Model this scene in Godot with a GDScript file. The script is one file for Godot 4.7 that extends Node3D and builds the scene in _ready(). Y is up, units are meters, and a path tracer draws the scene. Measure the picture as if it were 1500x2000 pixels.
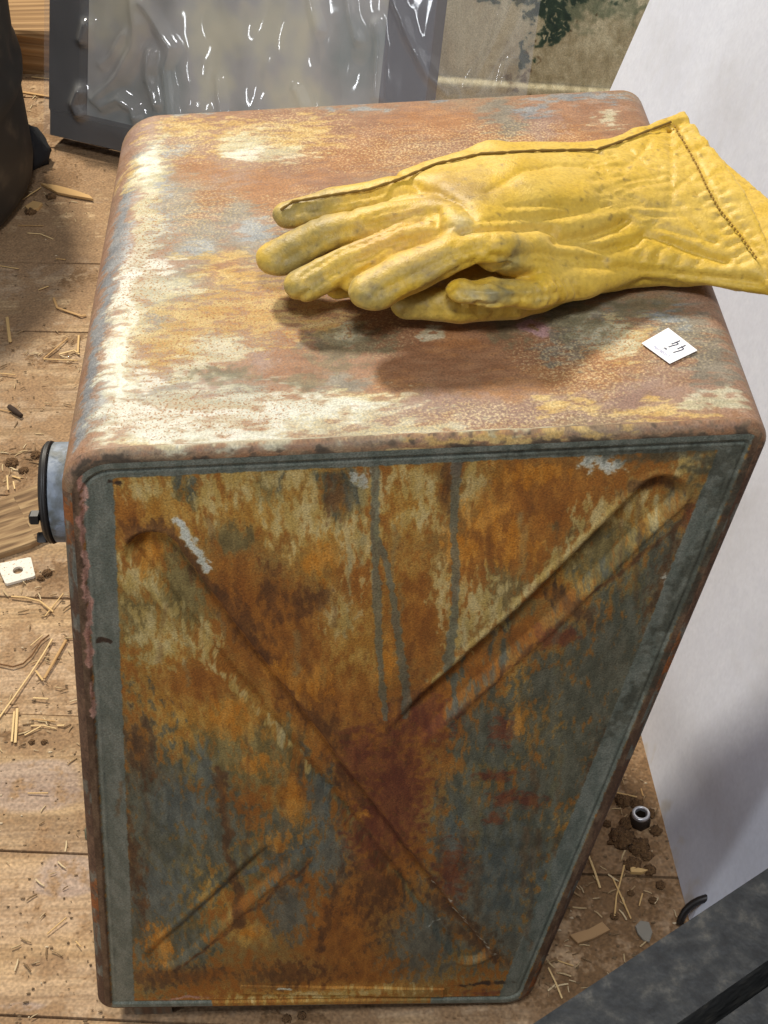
extends Node3D
# A rusty fuel tank on a plank floor with a pair of yellow leather gloves on it.
# Pixel coordinates below are those of the 1500 x 2000 photograph; they only give directions,
# which are cut with the floor, the tank's faces or the gloves' surfaces to get positions in metres.

const FOCAL := 3000.0
const CAM := Vector3(0.1446, 0.9531, 0.5485)
var cam_basis := Basis.from_euler(Vector3(deg_to_rad(-41.93), deg_to_rad(-0.58), deg_to_rad(-1.0)))
const TOP := 0.5038
# tank corners: front and back, top-left, top-right, bottom-right, bottom-left (x, y)
const FRONT := [Vector2(0.0012, 0.5038), Vector2(0.3343, 0.5038), Vector2(0.2430, 0.002), Vector2(-0.046, 0.027)]
const BACK := [Vector2(-0.005, 0.5038), Vector2(0.3256, 0.5038), Vector2(0.2375, 0.002), Vector2(-0.050, 0.027)]
const RAD := [0.024, 0.013, 0.019, 0.012]
const TANK_AT := Vector3(0.13, 0.0, -0.16)
var rng := RandomNumberGenerator.new()
var M := {}
var t0 := 0

func stage(s: String) -> void:
	print(s, " ", (Time.get_ticks_msec() - t0) / 1000.0)

# ---------------------------------------------------------------- geometry helpers
func ray(u: float, v: float) -> Vector3:
	return cam_basis * Vector3((u - 750.0) / FOCAL, -(v - 1000.0) / FOCAL, -1.0)

func on_y(u: float, v: float, y := 0.0) -> Vector3:
	var d := ray(u, v)
	return CAM + d * ((y - CAM.y) / d.y)

func on_plane(u: float, v: float, p: Vector3, n: Vector3) -> Vector3:
	var d := ray(u, v)
	return CAM + d * (n.dot(p - CAM) / n.dot(d))

func front_z(x: float) -> float:
	return 0.0054 - 0.0357 * (x - 0.0012)

func back_z(x: float) -> float:
	return -0.3259 - 0.068 * (x + 0.005)

func on_front(u: float, v: float) -> Vector2:
	var p := on_plane(u, v, Vector3(0.0012, 0, 0.0054), Vector3(0.0357, 0, 1.0))
	return Vector2(p.x, p.y)

func top_uv(p: Vector3) -> Vector2:
	var zf := front_z(p.x)
	var q := (zf - p.z) / (zf - back_z(p.x))
	var l: float = lerpf(FRONT[0].x, BACK[0].x, q)
	var r: float = lerpf(FRONT[1].x, BACK[1].x, q)
	return Vector2((p.x - l) / (r - l) * 0.331, zf - p.z)

func on_top(u: float, v: float) -> Vector2:
	return top_uv(on_y(u, v, TOP))

class Geo:
	var v := PackedVector3Array()
	var uv := PackedVector2Array()
	var c := PackedColorArray()
	var idx := PackedInt32Array()
	func add(p: Vector3, t := Vector2.ZERO, col := Color.WHITE) -> int:
		v.append(p)
		uv.append(t)
		c.append(col)
		return v.size() - 1
	func tri(a: int, b: int, d: int) -> void:
		idx.append(a)
		idx.append(d)
		idx.append(b)
	func quad(a: int, b: int, d: int, e: int) -> void:
		tri(a, b, d)
		tri(a, d, e)
	func mesh(with_color := false) -> ArrayMesh:
		var n := PackedVector3Array()
		n.resize(v.size())
		for i in range(0, idx.size(), 3):
			var a := idx[i]
			var b := idx[i + 1]
			var d := idx[i + 2]
			var f := (v[d] - v[a]).cross(v[b] - v[a])
			n[a] += f
			n[b] += f
			n[d] += f
		for i in n.size():
			n[i] = n[i].normalized() if n[i].length_squared() > 1e-24 else Vector3.UP
		var arr := []
		arr.resize(Mesh.ARRAY_MAX)
		arr[Mesh.ARRAY_VERTEX] = v
		arr[Mesh.ARRAY_NORMAL] = n
		arr[Mesh.ARRAY_TEX_UV] = uv
		if with_color:
			arr[Mesh.ARRAY_COLOR] = c
		arr[Mesh.ARRAY_INDEX] = idx
		var m := ArrayMesh.new()
		m.add_surface_from_arrays(Mesh.PRIMITIVE_TRIANGLES, arr)
		return m
	# a convex or star-shaped prism with chamfered upper rim: bottom polygon, height vector
	func prism(poly: PackedVector3Array, up: Vector3, bevel := 0.0) -> void:
		var mid := Vector3.ZERO
		for p in poly:
			mid += p / poly.size()
		var n := poly.size()
		var rings := []
		var levels := [[0.0, 0.0], [1.0 - bevel / maxf(up.length(), 1e-6), 0.0], [1.0, bevel]] if bevel > 0 else [[0.0, 0.0], [1.0, 0.0]]
		var ccw := 0.0
		for i in n:
			ccw += up.dot((poly[i] - mid).cross(poly[(i + 1) % n] - mid))
		var order: Array = range(n) if ccw > 0 else range(n - 1, -1, -1)
		for side in levels.size() - 1:
			for i in n:
				var a: Vector3 = poly[order[i]]
				var b: Vector3 = poly[order[(i + 1) % n]]
				var q := []
				for lv in [levels[side], levels[side + 1]]:
					for p in [a, b]:
						q.append(p + up * lv[0] + (mid - p).normalized() * lv[1])
				var s := v.size()
				for p in q:
					add(p, Vector2(p.x, p.z))
				quad(s, s + 1, s + 3, s + 2)
		for cap in 2:
			var lv: Array = levels[-1] if cap else levels[0]
			var s := v.size()
			for i in n:
				var p: Vector3 = poly[order[i]]
				p += up * lv[0] + (mid - p).normalized() * lv[1]
				add(p, Vector2(p.x, p.z))
			var m0 := add(mid + up * lv[0], Vector2(mid.x, mid.z))
			for i in n:
				if cap:
					tri(m0, s + i, s + (i + 1) % n)
				else:
					tri(m0, s + (i + 1) % n, s + i)
	func tube(pts: Array, r: Array, seg := 8, flat := 1.0, caps := true) -> void:
		var rings := []
		var side := Vector3.ZERO
		for i in pts.size():
			var d: Vector3 = (pts[mini(i + 1, pts.size() - 1)] - pts[maxi(i - 1, 0)]).normalized()
			var up := Vector3.UP if absf(d.y) < 0.95 else Vector3.RIGHT
			var s := d.cross(up).normalized()
			if side != Vector3.ZERO:
				s = (side - d * side.dot(d)).normalized()
			side = s
			var w := s.cross(d).normalized()
			var first := v.size()
			for k in seg:
				var a := TAU * k / seg
				add(pts[i] + (s * cos(a) + w * sin(a) * flat) * r[i], Vector2(float(i) / pts.size(), float(k) / seg))
			rings.append(first)
		for i in pts.size() - 1:
			for k in seg:
				var a: int = rings[i] + k
				var b: int = rings[i] + (k + 1) % seg
				var e: int = rings[i + 1] + k
				var f: int = rings[i + 1] + (k + 1) % seg
				quad(a, b, f, e)
		if caps:
			for e in 2:
				var at: int = rings[-1] if e else rings[0]
				var m0 := add(pts[-1] if e else pts[0])
				for k in seg:
					if e:
						tri(m0, at + k, at + (k + 1) % seg)
					else:
						tri(m0, at + (k + 1) % seg, at + k)
	# profile: [along, radius] pairs turned round axis
	func lathe(profile: Array, at: Vector3, axis: Vector3, seg := 40) -> void:
		var s := axis.cross(Vector3.UP if absf(axis.y) < 0.9 else Vector3.RIGHT).normalized()
		var w := axis.cross(s).normalized()
		var first := v.size()
		for p in profile:
			for k in seg + 1:
				var a := TAU * k / seg
				add(at + axis * p[0] + (s * cos(a) + w * sin(a)) * p[1], Vector2(float(k) / seg * TAU * 0.03, p[0]))
		for i in profile.size() - 1:
			for k in seg:
				var a := first + i * (seg + 1) + k
				quad(a, a + 1, a + seg + 2, a + seg + 1)

func obj(called: String, mesh: Mesh, mat: Material, parent: Node = null) -> MeshInstance3D:
	var o := MeshInstance3D.new()
	o.name = called
	o.mesh = mesh
	o.material_override = mat
	(parent if parent else self).add_child(o, true)
	return o

var taken := {}
func numbered(called: String) -> String:
	var k: int = taken.get(called, 0)
	taken[called] = k + 1
	return called if k == 0 else "%s_%03d" % [called, k]

func tag(o: Node, label: String, category: String, group := "") -> void:
	o.set_meta("label", label)
	o.set_meta("category", category)
	if group:
		o.set_meta("group", group)

func thing(called: String, at: Vector3, label: String, category: String, group := "") -> Node3D:
	var o := Node3D.new()
	o.name = numbered(called)
	o.position = at
	add_child(o)
	tag(o, label, category, group)
	return o

func single(called: String, mesh: Mesh, mat: Material, at: Vector3, label: String, category: String, group := "") -> MeshInstance3D:
	var o := obj(numbered(called), mesh, mat)
	o.position = at
	tag(o, label, category, group)
	return o

# ---------------------------------------------------------------- noise and painting
func noise(kind: int, freq: float, oct := 4, sd := 1) -> FastNoiseLite:
	var n := FastNoiseLite.new()
	n.noise_type = kind as FastNoiseLite.NoiseType
	n.frequency = freq
	n.seed = sd
	n.fractal_type = FastNoiseLite.FRACTAL_FBM if oct > 1 else FastNoiseLite.FRACTAL_NONE
	n.fractal_octaves = oct
	return n

func noise_bytes(w: int, h: int, freq: float, oct := 4, sd := 1, sx := 1.0, sy := 1.0, gain := 0.5, kind := FastNoiseLite.TYPE_SIMPLEX_SMOOTH) -> PackedByteArray:
	var nz := noise(kind, freq, oct, sd)
	nz.fractal_gain = gain
	var im := nz.get_image(maxi(8, int(w / sx)), maxi(8, int(h / sy)))
	im.convert(Image.FORMAT_L8)
	if sx != 1.0 or sy != 1.0:
		im.resize(w, h, Image.INTERPOLATE_CUBIC)
	return im.get_data()

func noise_tex(freq: float, oct: int, sd: int, ramp := [], size := 512, gain := 0.5, kind := FastNoiseLite.TYPE_SIMPLEX_SMOOTH) -> Texture2D:
	var nz := noise(kind, freq, oct, sd)
	nz.fractal_gain = gain
	var im := nz.get_seamless_image(size, size)
	im.convert(Image.FORMAT_L8)
	if ramp.is_empty():
		return ImageTexture.create_from_image(im)
	var src := im.get_data()
	var lut := PackedByteArray()
	lut.resize(256 * 3)
	var g := Gradient.new()
	g.offsets = PackedFloat32Array(ramp.map(func(e): return e[0]))
	g.colors = PackedColorArray(ramp.map(func(e): return Color8(e[1], e[2], e[3])))
	for i in 256:
		var c := g.sample(i / 255.0)
		lut[i * 3] = int(c.r * 255)
		lut[i * 3 + 1] = int(c.g * 255)
		lut[i * 3 + 2] = int(c.b * 255)
	var out := PackedByteArray()
	out.resize(size * size * 3)
	for i in size * size:
		var k := src[i] * 3
		out[i * 3] = lut[k]
		out[i * 3 + 1] = lut[k + 1]
		out[i * 3 + 2] = lut[k + 2]
	return ImageTexture.create_from_image(Image.create_from_data(size, size, false, Image.FORMAT_RGB8, out))

func mat(color: Color, rough := 0.8, metal := 0.0) -> StandardMaterial3D:
	var m := StandardMaterial3D.new()
	m.albedo_color = color
	m.roughness = rough
	m.metallic = metal
	return m

func rgb8(r: int, g: int, b: int) -> Color:
	return Color8(r, g, b)

# A surface painted with patches of matter (paint, rust, scale). Patches are laid down in texture pixels.
class Paint:
	const Q := 4
	var w: int
	var h: int
	var fw: int
	var fh: int
	var fields := {}
	var order := []
	var look := {}
	var cap := {}      # the most a layer covers
	var still := {}    # layers with straight edges
	func _init(ww: int, hh: int) -> void:
		w = ww
		h = hh
		fw = w / Q
		fh = h / Q
	# two colours to mix, how ragged (noise gain), how sharp the edge, roughness, height
	func layer(called: String, c1: Color, c2: Color, ragged: float, sharp: float, rough: float, lift: float, which := 0) -> void:
		var f := PackedByteArray()
		f.resize(fw * fh)
		fields[called] = f
		order.append(called)
		look[called] = [c1, c2, ragged, sharp, rough, lift, which]
	func blob(called: String, c: Vector2, rx: float, ry: float, s := 1.0, turn := 0.0) -> void:
		var f: PackedByteArray = fields[called]
		c /= Q
		rx = maxf(rx / Q, 0.8)
		ry = maxf(ry / Q, 0.8)
		var m := maxf(rx, ry) * 2.0
		var co := cos(turn)
		var si := sin(turn)
		for y in range(maxi(0, int(c.y - m)), mini(fh, int(c.y + m) + 1)):
			for x in range(maxi(0, int(c.x - m)), mini(fw, int(c.x + m) + 1)):
				var dx := x - c.x
				var dy := y - c.y
				var ex := (dx * co + dy * si) / rx
				var ey := (-dx * si + dy * co) / ry
				var d := sqrt(ex * ex + ey * ey)
				var val := int(255.0 * s * clampf(1.0 - 0.5 * d, 0.0, 1.0))
				var k := y * fw + x
				if val > f[k]:
					f[k] = val
		fields[called] = f
	func line(called: String, pts: Array, wide: float, s := 1.0) -> void:
		for i in pts.size() - 1:
			var a: Vector2 = pts[i]
			var b: Vector2 = pts[i + 1]
			var n := int(ceil(a.distance_to(b) / maxf(wide * 0.7, 3.0))) + 1
			for k in n:
				blob(called, a.lerp(b, float(k) / n), wide, wide, s)
		blob(called, pts[-1], wide, wide, s)
	func full(called: String) -> PackedByteArray:
		var im := Image.create_from_data(fw, fh, false, Image.FORMAT_L8, fields[called])
		im.resize(w, h, Image.INTERPOLATE_BILINEAR)
		return im.get_data()

# rows of a picture worked out side by side; work(y0, y1) returns an array of byte arrays
func in_rows(h: int, work: Callable) -> Array:
	var n := 16
	var done := []
	done.resize(n)
	var id := WorkerThreadPool.add_group_task(func(k: int): done[k] = work.call(h * k / n, h * (k + 1) / n), n, -1, true)
	WorkerThreadPool.wait_for_group_task_completion(id)
	var out := []
	for m in done[0].size():
		var all := PackedByteArray()
		for k in n:
			all.append_array(done[k][m])
		out.append(all)
	return out

func bake(p: Paint, base1: Color, base2: Color, sd: int, streak_x: float, streak_y: float, base_rough := 0.85, warp := 2.6, grain := 1.0) -> Array:
	var w := p.w
	var h := p.h
	var wx := noise_bytes(w, h, 0.018, 4, sd)
	var wy := noise_bytes(w, h, 0.018, 4, sd + 1)
	var gn0 := noise_bytes(w, h, 0.05, 6, sd + 2, 1.0, 1.0, 0.6)
	var gn1 := noise_bytes(w, h, 0.07, 6, sd + 3, streak_x, streak_y, 0.6)
	var gn2 := noise_bytes(w, h, 0.2, 3, sd + 4, 1.0, 1.0, 0.8)
	var fine := noise_bytes(w, h, 0.35, 2, sd + 5)
	var big := noise_bytes(w, h, 0.006, 5, sd + 6)
	var mix := noise_bytes(w, h, 0.04, 6, sd + 7, streak_x, streak_y, 0.62)
	var fields := []
	var looks := []
	for k in p.order:
		fields.append(p.full(k))
		looks.append(p.look[k])
	var nl := fields.size()
	# rows that a layer reaches
	var spans := []
	for k in p.order:
		var first := h
		var last := -1
		var cf: PackedByteArray = p.fields[k]
		for y in p.fh:
			if cf.slice(y * p.fw, (y + 1) * p.fw).count(0) < p.fw:
				first = mini(first, y * 4)
				last = y * 4 + 4
		spans.append([first, last])
	var got := in_rows(h, func(y0: int, y1: int) -> Array:
		var out := PackedByteArray()
		out.resize(w * (y1 - y0) * 3)
		var rough := PackedByteArray()
		rough.resize(w * (y1 - y0))
		var high := PackedByteArray()
		high.resize(w * (y1 - y0))
		# one layer at a time over the rows keeps the arrays local
		var n := w * (y1 - y0)
		var cr := PackedFloat32Array()
		cr.resize(n)
		var cg := PackedFloat32Array()
		cg.resize(n)
		var cb := PackedFloat32Array()
		cb.resize(n)
		var ro := PackedFloat32Array()
		ro.resize(n)
		ro.fill(base_rough)
		var hi := PackedFloat32Array()
		hi.resize(n)
		hi.fill(0.5)
		var at := PackedInt32Array()
		at.resize(n)
		for y in range(y0, y1):
			for x in w:
				var i := y * w + x
				var q := i - y0 * w
				var sx := clampi(x + int((wx[i] - 128) * warp / 40.0), 0, w - 1)
				var sy := clampi(y + int((wy[i] - 128) * warp / 40.0), 0, h - 1)
				at[q] = sy * w + sx
				var t := clampf((big[i] * 0.4 + gn1[i] * 0.4 + gn0[i] * 0.2 - 96.0) / 60.0, 0.0, 1.0)
				cr[q] = lerpf(base1.r, base2.r, t) * 255.0
				cg[q] = lerpf(base1.g, base2.g, t) * 255.0
				cb[q] = lerpf(base1.b, base2.b, t) * 255.0
		for l in nl:
			var f: PackedByteArray = fields[l]
			if spans[l][1] < y0 - 24 or spans[l][0] > y1 + 24:
				continue
			var lk: Array = looks[l]
			var c1: Color = lk[0] * 255.0
			var c2: Color = lk[1] * 255.0
			var rag: float = lk[2]
			var shp: float = lk[3] * 0.017
			var cap: float = p.cap.get(p.order[l], 1.0)
			var still: bool = p.still.has(p.order[l])
			var rr: float = lk[4]
			var hh: float = lk[5]
			var nz: PackedByteArray = [gn0, gn1, gn2][lk[6]]
			for q in n:
				var i := q + y0 * w
				var fv := f[i if still else at[q]]
				if fv < 36:
					continue
				# a stain that fades into its surroundings and, over it, a crust with an edge
				var raw := (fv - 128) + (nz[i] - 128) * rag
				var a := clampf(raw * shp + 0.5, 0.0, 1.0) * (1.0 if still else 0.55)
				if not still:
					a += clampf(((fv - 128) + (nz[i] - 128) * rag * 0.5) * 0.007 + 0.5, 0.0, 1.0) * 0.45
				if a <= 0.0:
					continue
				a *= cap
				var m := clampf((mix[i] - 78) / 100.0, 0.0, 1.0)
				cr[q] += (c1.r + (c2.r - c1.r) * m - cr[q]) * a
				cg[q] += (c1.g + (c2.g - c1.g) * m - cg[q]) * a
				cb[q] += (c1.b + (c2.b - c1.b) * m - cb[q]) * a
				ro[q] += (rr - ro[q]) * a
				hi[q] += (hh - hi[q]) * a
		for q in n:
			var i := q + y0 * w
			var fi := fine[i]
			var g2 := gn2[i]
			var s := 1.0 + ((fi - 128) * 0.0012 + (g2 - 128) * 0.0016) * grain
			if g2 > 182 and grain > 0.5:
				s *= 0.84
			out[q * 3] = clampi(int(cr[q] * s), 0, 255)
			out[q * 3 + 1] = clampi(int(cg[q] * s), 0, 255)
			out[q * 3 + 2] = clampi(int(cb[q] * s), 0, 255)
			rough[q] = clampi(int(ro[q] * 255.0 + (fi - 128) * 0.2 * grain), 0, 255)
			high[q] = clampi(int(hi[q] * 150.0 + ((fi - 128) * 0.15 + (g2 - 128) * 0.2 + (gn0[i] - 128) * 0.25) * grain), 0, 255)
		return [out, rough, high])
	return [ImageTexture.create_from_image(Image.create_from_data(w, h, false, Image.FORMAT_RGB8, got[0])),
		ImageTexture.create_from_image(Image.create_from_data(w, h, false, Image.FORMAT_L8, got[1])),
		ImageTexture.create_from_image(Image.create_from_data(w, h, false, Image.FORMAT_L8, got[2]))]

func painted(maps: Array, relief: float, metal := 0.0) -> StandardMaterial3D:
	var m := StandardMaterial3D.new()
	m.albedo_texture = maps[0]
	m.roughness = 1.0
	m.roughness_texture = maps[1]
	m.metallic = metal
	m.heightmap_enabled = true
	m.heightmap_texture = maps[2]
	m.heightmap_scale = relief
	m.texture_repeat = false
	return m

func triplanar(m: StandardMaterial3D, scale: float, world := false) -> StandardMaterial3D:
	m.uv1_triplanar = true
	m.uv1_world_triplanar = world
	m.uv1_scale = Vector3.ONE * scale
	return m

# ---------------------------------------------------------------- the tank
const FS := 2528.0   # front texture, pixels per metre
const TS := 2179.0   # top texture, pixels per metre

func ftex(u: float, v: float) -> Vector2:
	var p := on_front(u, v)
	return Vector2((p.x + 0.06) * FS, (0.515 - p.y) * FS)

func ttex(u: float, v: float) -> Vector2:
	var p := on_top(u, v)
	return Vector2((p.x + 0.07) * TS, (0.37 - p.y) * TS)

func spots(p: Paint, at: Callable, called: String, list: Array, s := 1.0) -> void:
	for e in list:
		var c: Vector2 = at.call(e[0], e[1])
		var rx: float = c.distance_to(at.call(e[0] + e[2], e[1]))
		var ry: float = c.distance_to(at.call(e[0], e[1] + e[3]))
		p.blob(called, c, rx, ry, s, e[4] if e.size() > 4 else 0.0)

func runs(p: Paint, at: Callable, called: String, pts: Array, wide: float, s := 1.0) -> void:
	var out := []
	for e in pts:
		out.append(at.call(e[0], e[1]))
	var c: Vector2 = at.call(pts[0][0], pts[0][1])
	p.line(called, out, c.distance_to(at.call(pts[0][0] + wide, pts[0][1])), s)

func insets(x: float, y: float) -> Array:
	var out := []
	for i in 4:
		var a: Vector2 = FRONT[i]
		var b: Vector2 = FRONT[(i + 1) % 4]
		var d := (b - a).normalized()
		out.append(Vector2(d.y, -d.x).dot(Vector2(x, y) - a))   # top, right, bottom, left; inside is positive
	return out

func rounded_inset(x: float, y: float) -> float:
	var e := insets(x, y)
	var best: float = minf(minf(e[0], e[1]), minf(e[2], e[3]))
	for i in 4:
		var r: float = RAD[i]
		var a: float = r - e[(i + 3) % 4]
		var b: float = r - e[i]
		if a > 0 and b > 0:
			best = minf(best, r - sqrt(a * a + b * b))
	return best

func tank_front_paint() -> StandardMaterial3D:
	var p := Paint.new(1024, 1314)
	# called, colour, colour, ragged, sharp, roughness, height, grain
	p.layer("ochre", rgb8(178, 124, 44), rgb8(204, 160, 78), 1.20, 0.81, 0.9, 0.52, 1)
	p.layer("rust", rgb8(142, 84, 28), rgb8(172, 108, 38), 1.10, 0.72, 0.92, 0.55, 1)
	p.layer("olive", rgb8(104, 96, 60), rgb8(134, 122, 78), 1.20, 0.99, 0.8, 0.48, 1)
	p.layer("grey", rgb8(84, 86, 72), rgb8(106, 106, 90), 1.20, 1.08, 0.62, 0.44, 1)
	p.layer("cool", rgb8(88, 94, 88), rgb8(112, 116, 106), 1.00, 1.17, 0.58, 0.44, 1)
	p.layer("yellow", rgb8(196, 166, 92), rgb8(214, 192, 132), 1.60, 1.17, 0.85, 0.5, 1)
	p.layer("dark", rgb8(84, 52, 26), rgb8(112, 70, 32), 1.30, 0.81, 0.9, 0.5, 1)
	p.layer("maroon", rgb8(104, 50, 30), rgb8(128, 72, 40), 1.05, 0.99, 0.85, 0.5)
	p.layer("flare", rgb8(196, 124, 34), rgb8(212, 146, 58), 1.40, 1.08, 0.9, 0.55, 1)
	p.layer("drip", rgb8(96, 104, 94), rgb8(116, 120, 108), 0.55, 1.6, 0.45, 0.58)
	p.layer("pale", rgb8(200, 200, 180), rgb8(214, 212, 196), 1.20, 1.62, 0.7, 0.5)
	p.layer("rim", rgb8(84, 62, 46), rgb8(116, 92, 70), 0.60, 0.90, 0.6, 0.5)
	p.layer("band", rgb8(102, 108, 97), rgb8(124, 127, 115), 0.25, 2.34, 0.5, 0.6)
	p.layer("pink", rgb8(196, 154, 136), rgb8(170, 122, 104), 0.68, 1.80, 0.7, 0.5)
	p.layer("run_dark", rgb8(92, 56, 26), rgb8(120, 74, 32), 0.9, 0.5, 0.85, 0.5, 1)
	p.layer("run_pale", rgb8(148, 138, 96), rgb8(118, 120, 102), 0.9, 0.5, 0.7, 0.52, 1)
	p.layer("grime_shade", rgb8(60, 60, 48), rgb8(80, 80, 66), 1.3, 0.8, 0.8, 0.5)
	p.layer("chip", rgb8(52, 38, 26), rgb8(66, 46, 30), 0.90, 2.16, 0.9, 0.35)
	p.cap = {"grime_shade": 0.7, "run_dark": 0.42, "run_pale": 0.4, "ochre": 0.85, "rust": 0.85, "olive": 0.8, "grey": 0.94, "cool": 0.85, "yellow": 0.85, "dark": 0.75, "maroon": 0.8, "flare": 0.85, "drip": 0.68}
	for k in ["drip", "band", "rim"]:
		p.still[k] = true
	var f := ftex
	spots(p, f, "ochre", [[300, 1000, 100, 90], [520, 980, 140, 80], [800, 990, 60, 90], [950, 960, 50, 60], [640, 1050, 90, 90], [300, 1220, 90, 140], [360, 1400, 120, 90], [660, 1270, 90, 120], [500, 1420, 120, 80], [800, 1130, 50, 70], [1240, 1040, 90, 70], [1120, 1120, 70, 50, 0.5], [1090, 1450, 40, 110], [1080, 1610, 55, 36], [1025, 1720, 34, 46], [700, 1180, 60, 60], [560, 1550, 40, 70], [400, 1720, 60, 60], [310, 1845, 46, 50], [490, 1815, 40, 22], [640, 1935, 190, 20], [1010, 1330, 40, 50]])
	spots(p, f, "rust", [[1060, 985, 130, 90], [960, 1080, 100, 100], [820, 1220, 60, 120], [560, 1260, 100, 110], [620, 1370, 110, 70], [840, 1400, 70, 90], [690, 1120, 40, 70], [1010, 1240, 60, 40], [460, 1140, 50, 90], [930, 1300, 60, 50], [760, 1480, 90, 90], [660, 1780, 100, 130], [720, 1880, 130, 50], [560, 1700, 60, 70], [880, 1450, 40, 80], [450, 1560, 50, 40], [380, 1330, 60, 40], [600, 1510, 60, 60], [760, 1680, 70, 130], [240, 1000, 30, 40]])
	spots(p, f, "olive", [[270, 1210, 50, 70], [350, 1160, 46, 80], [450, 1050, 40, 30], [520, 950, 30, 30], [430, 1480, 70, 60], [330, 1660, 80, 120], [350, 1800, 60, 70], [460, 1680, 60, 60], [1170, 1080, 90, 60, -0.7], [980, 1160, 50, 60], [1250, 1160, 60, 90], [960, 1480, 60, 50], [520, 1470, 60, 50]])
	spots(p, f, "grey", [[1215, 1260, 100, 110], [1130, 1370, 90, 70], [1060, 1330, 50, 60], [960, 1430, 70, 80], [1050, 1530, 60, 70], [960, 1620, 80, 90], [300, 1560, 80, 110], [280, 1740, 60, 140], [350, 1850, 60, 40], [1290, 1110, 40, 100], [420, 1620, 60, 90], [560, 1640, 50, 60], [900, 1560, 40, 60], [1000, 1400, 40, 60], [1180, 1430, 40, 80], [1190, 1320, 110, 150], [1110, 1490, 80, 130], [1020, 1640, 100, 130], [300, 1620, 80, 170], [280, 1780, 60, 120]])
	spots(p, f, "cool", [[960, 1760, 110, 120], [830, 1830, 75, 80], [1000, 1840, 60, 50], [300, 1740, 60, 60], [400, 1500, 20, 50], [560, 1770, 44, 60], [640, 1660, 40, 70], [880, 1640, 40, 60], [1060, 1770, 30, 60], [620, 1560, 30, 50], [350, 1580, 60, 50], [950, 1700, 90, 60]], 0.95)
	spots(p, f, "yellow", [[280, 955, 45, 24], [400, 960, 22, 60], [470, 950, 40, 30], [600, 1010, 70, 60], [560, 940, 50, 24], [690, 1050, 40, 60], [810, 950, 40, 46], [920, 940, 24, 60], [860, 1140, 20, 60], [930, 1180, 50, 60], [1230, 980, 40, 36], [1340, 905, 24, 30], [1170, 1000, 40, 30], [260, 1130, 40, 40], [300, 1240, 50, 50], [400, 1250, 34, 30], [660, 1190, 30, 40], [900, 1230, 30, 40], [1100, 1080, 30, 24], [1240, 1010, 50, 20], [640, 1940, 150, 8], [730, 960, 30, 40], [830, 1010, 40, 30]], 0.92)
	runs(p, f, "yellow", [[1250, 950], [1130, 1045], [1000, 1170], [900, 1270], [848, 1325]], 11.0)  # lit edge of the cross arm put into the colour
	spots(p, f, "dark", [[605, 1165, 40, 26], [525, 1150, 22, 50], [590, 1190, 30, 14], [650, 970, 26, 40], [280, 1030, 50, 18], [870, 940, 14, 50], [1270, 950, 60, 14], [1110, 1180, 70, 16, 0.75], [450, 1180, 22, 80, -0.65], [530, 1290, 26, 90, -0.62], [640, 1420, 26, 70, -0.62], [330, 1905, 110, 18], [560, 1900, 90, 24], [1180, 1500, 30, 60], [270, 1470, 26, 60], [700, 1560, 26, 70, -0.5], [245, 1640, 16, 200], [880, 1780, 18, 60, -0.7], [940, 1850, 16, 50, -0.7], [1290, 1200, 30, 120], [765, 1540, 36, 130], [730, 1720, 50, 90], [800, 1380, 40, 50]], 0.9)
	runs(p, f, "dark", [[420, 1490], [436, 1580], [445, 1660], [462, 1740], [468, 1800]], 9.0)
	runs(p, f, "dark", [[345, 1888], [430, 1820], [520, 1745], [600, 1672]], 4.0)
	runs(p, f, "dark", [[620, 1850], [640, 1780], [655, 1720]], 9.0, 0.9)
	spots(p, f, "maroon", [[830, 1410, 50, 40], [770, 1540, 60, 110], [960, 1508, 32, 9], [985, 1555, 26, 16], [1030, 1560, 26, 12], [1085, 1235, 34, 18], [890, 905, 14, 22], [740, 1620, 60, 60], [980, 1420, 24, 26], [700, 1480, 40, 60], [880, 1700, 30, 50], [1350, 1010, 16, 26], [960, 1590, 16, 10]], 0.95)
	spots(p, f, "flare", [[567, 1560, 17, 54], [545, 1640, 20, 22], [500, 1480, 40, 20], [900, 1070, 30, 40], [950, 1010, 40, 30], [1040, 930, 60, 20], [705, 1603, 14, 8], [310, 1840, 26, 34], [290, 1090, 24, 30], [600, 1330, 40, 30], [1010, 1400, 16, 30], [440, 1400, 40, 30], [490, 1815, 22, 12], [760, 1290, 20, 40], [620, 1090, 30, 30], [1000, 1060, 40, 40], [545, 1310, 30, 30]], 0.95)
	var r0 := RandomNumberGenerator.new()
	r0.seed = 8
	for d in [[[729, 900, 12], [730, 985, 10], [729, 1075, 9], [734, 1170, 11], [737, 1260, 8], [744, 1340, 9], [750, 1400, 5]], [[733, 1050, 9], [752, 1095, 8], [766, 1170, 9], [780, 1270, 11], [792, 1360, 13], [790, 1400, 8]], [[890, 905, 13], [886, 960, 12], [883, 1040, 9], [888, 1110, 11], [884, 1200, 9], [874, 1275, 13], [870, 1310, 8]]]:
		for k in d.size() - 1:
			for s in 5:
				var e := [lerpf(d[k][0], d[k + 1][0], s / 5.0), lerpf(d[k][1], d[k + 1][1], s / 5.0)]
				var n := [lerpf(d[k][0], d[k + 1][0], (s + 1) / 5.0), lerpf(d[k][1], d[k + 1][1], (s + 1) / 5.0)]
				runs(p, f, "drip", [e, n], lerpf(d[k][2], d[k + 1][2], s / 5.0) * r0.randf_range(0.66, 0.92))
	# rust and worn paint, plus painted shade and lit edges of the cross
	runs(p, f, "dark", [[250, 1050], [275, 1032], [320, 1030], [352, 1052], [390, 1112], [470, 1222], [548, 1330], [630, 1430]], 11.0, 1.0)
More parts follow.
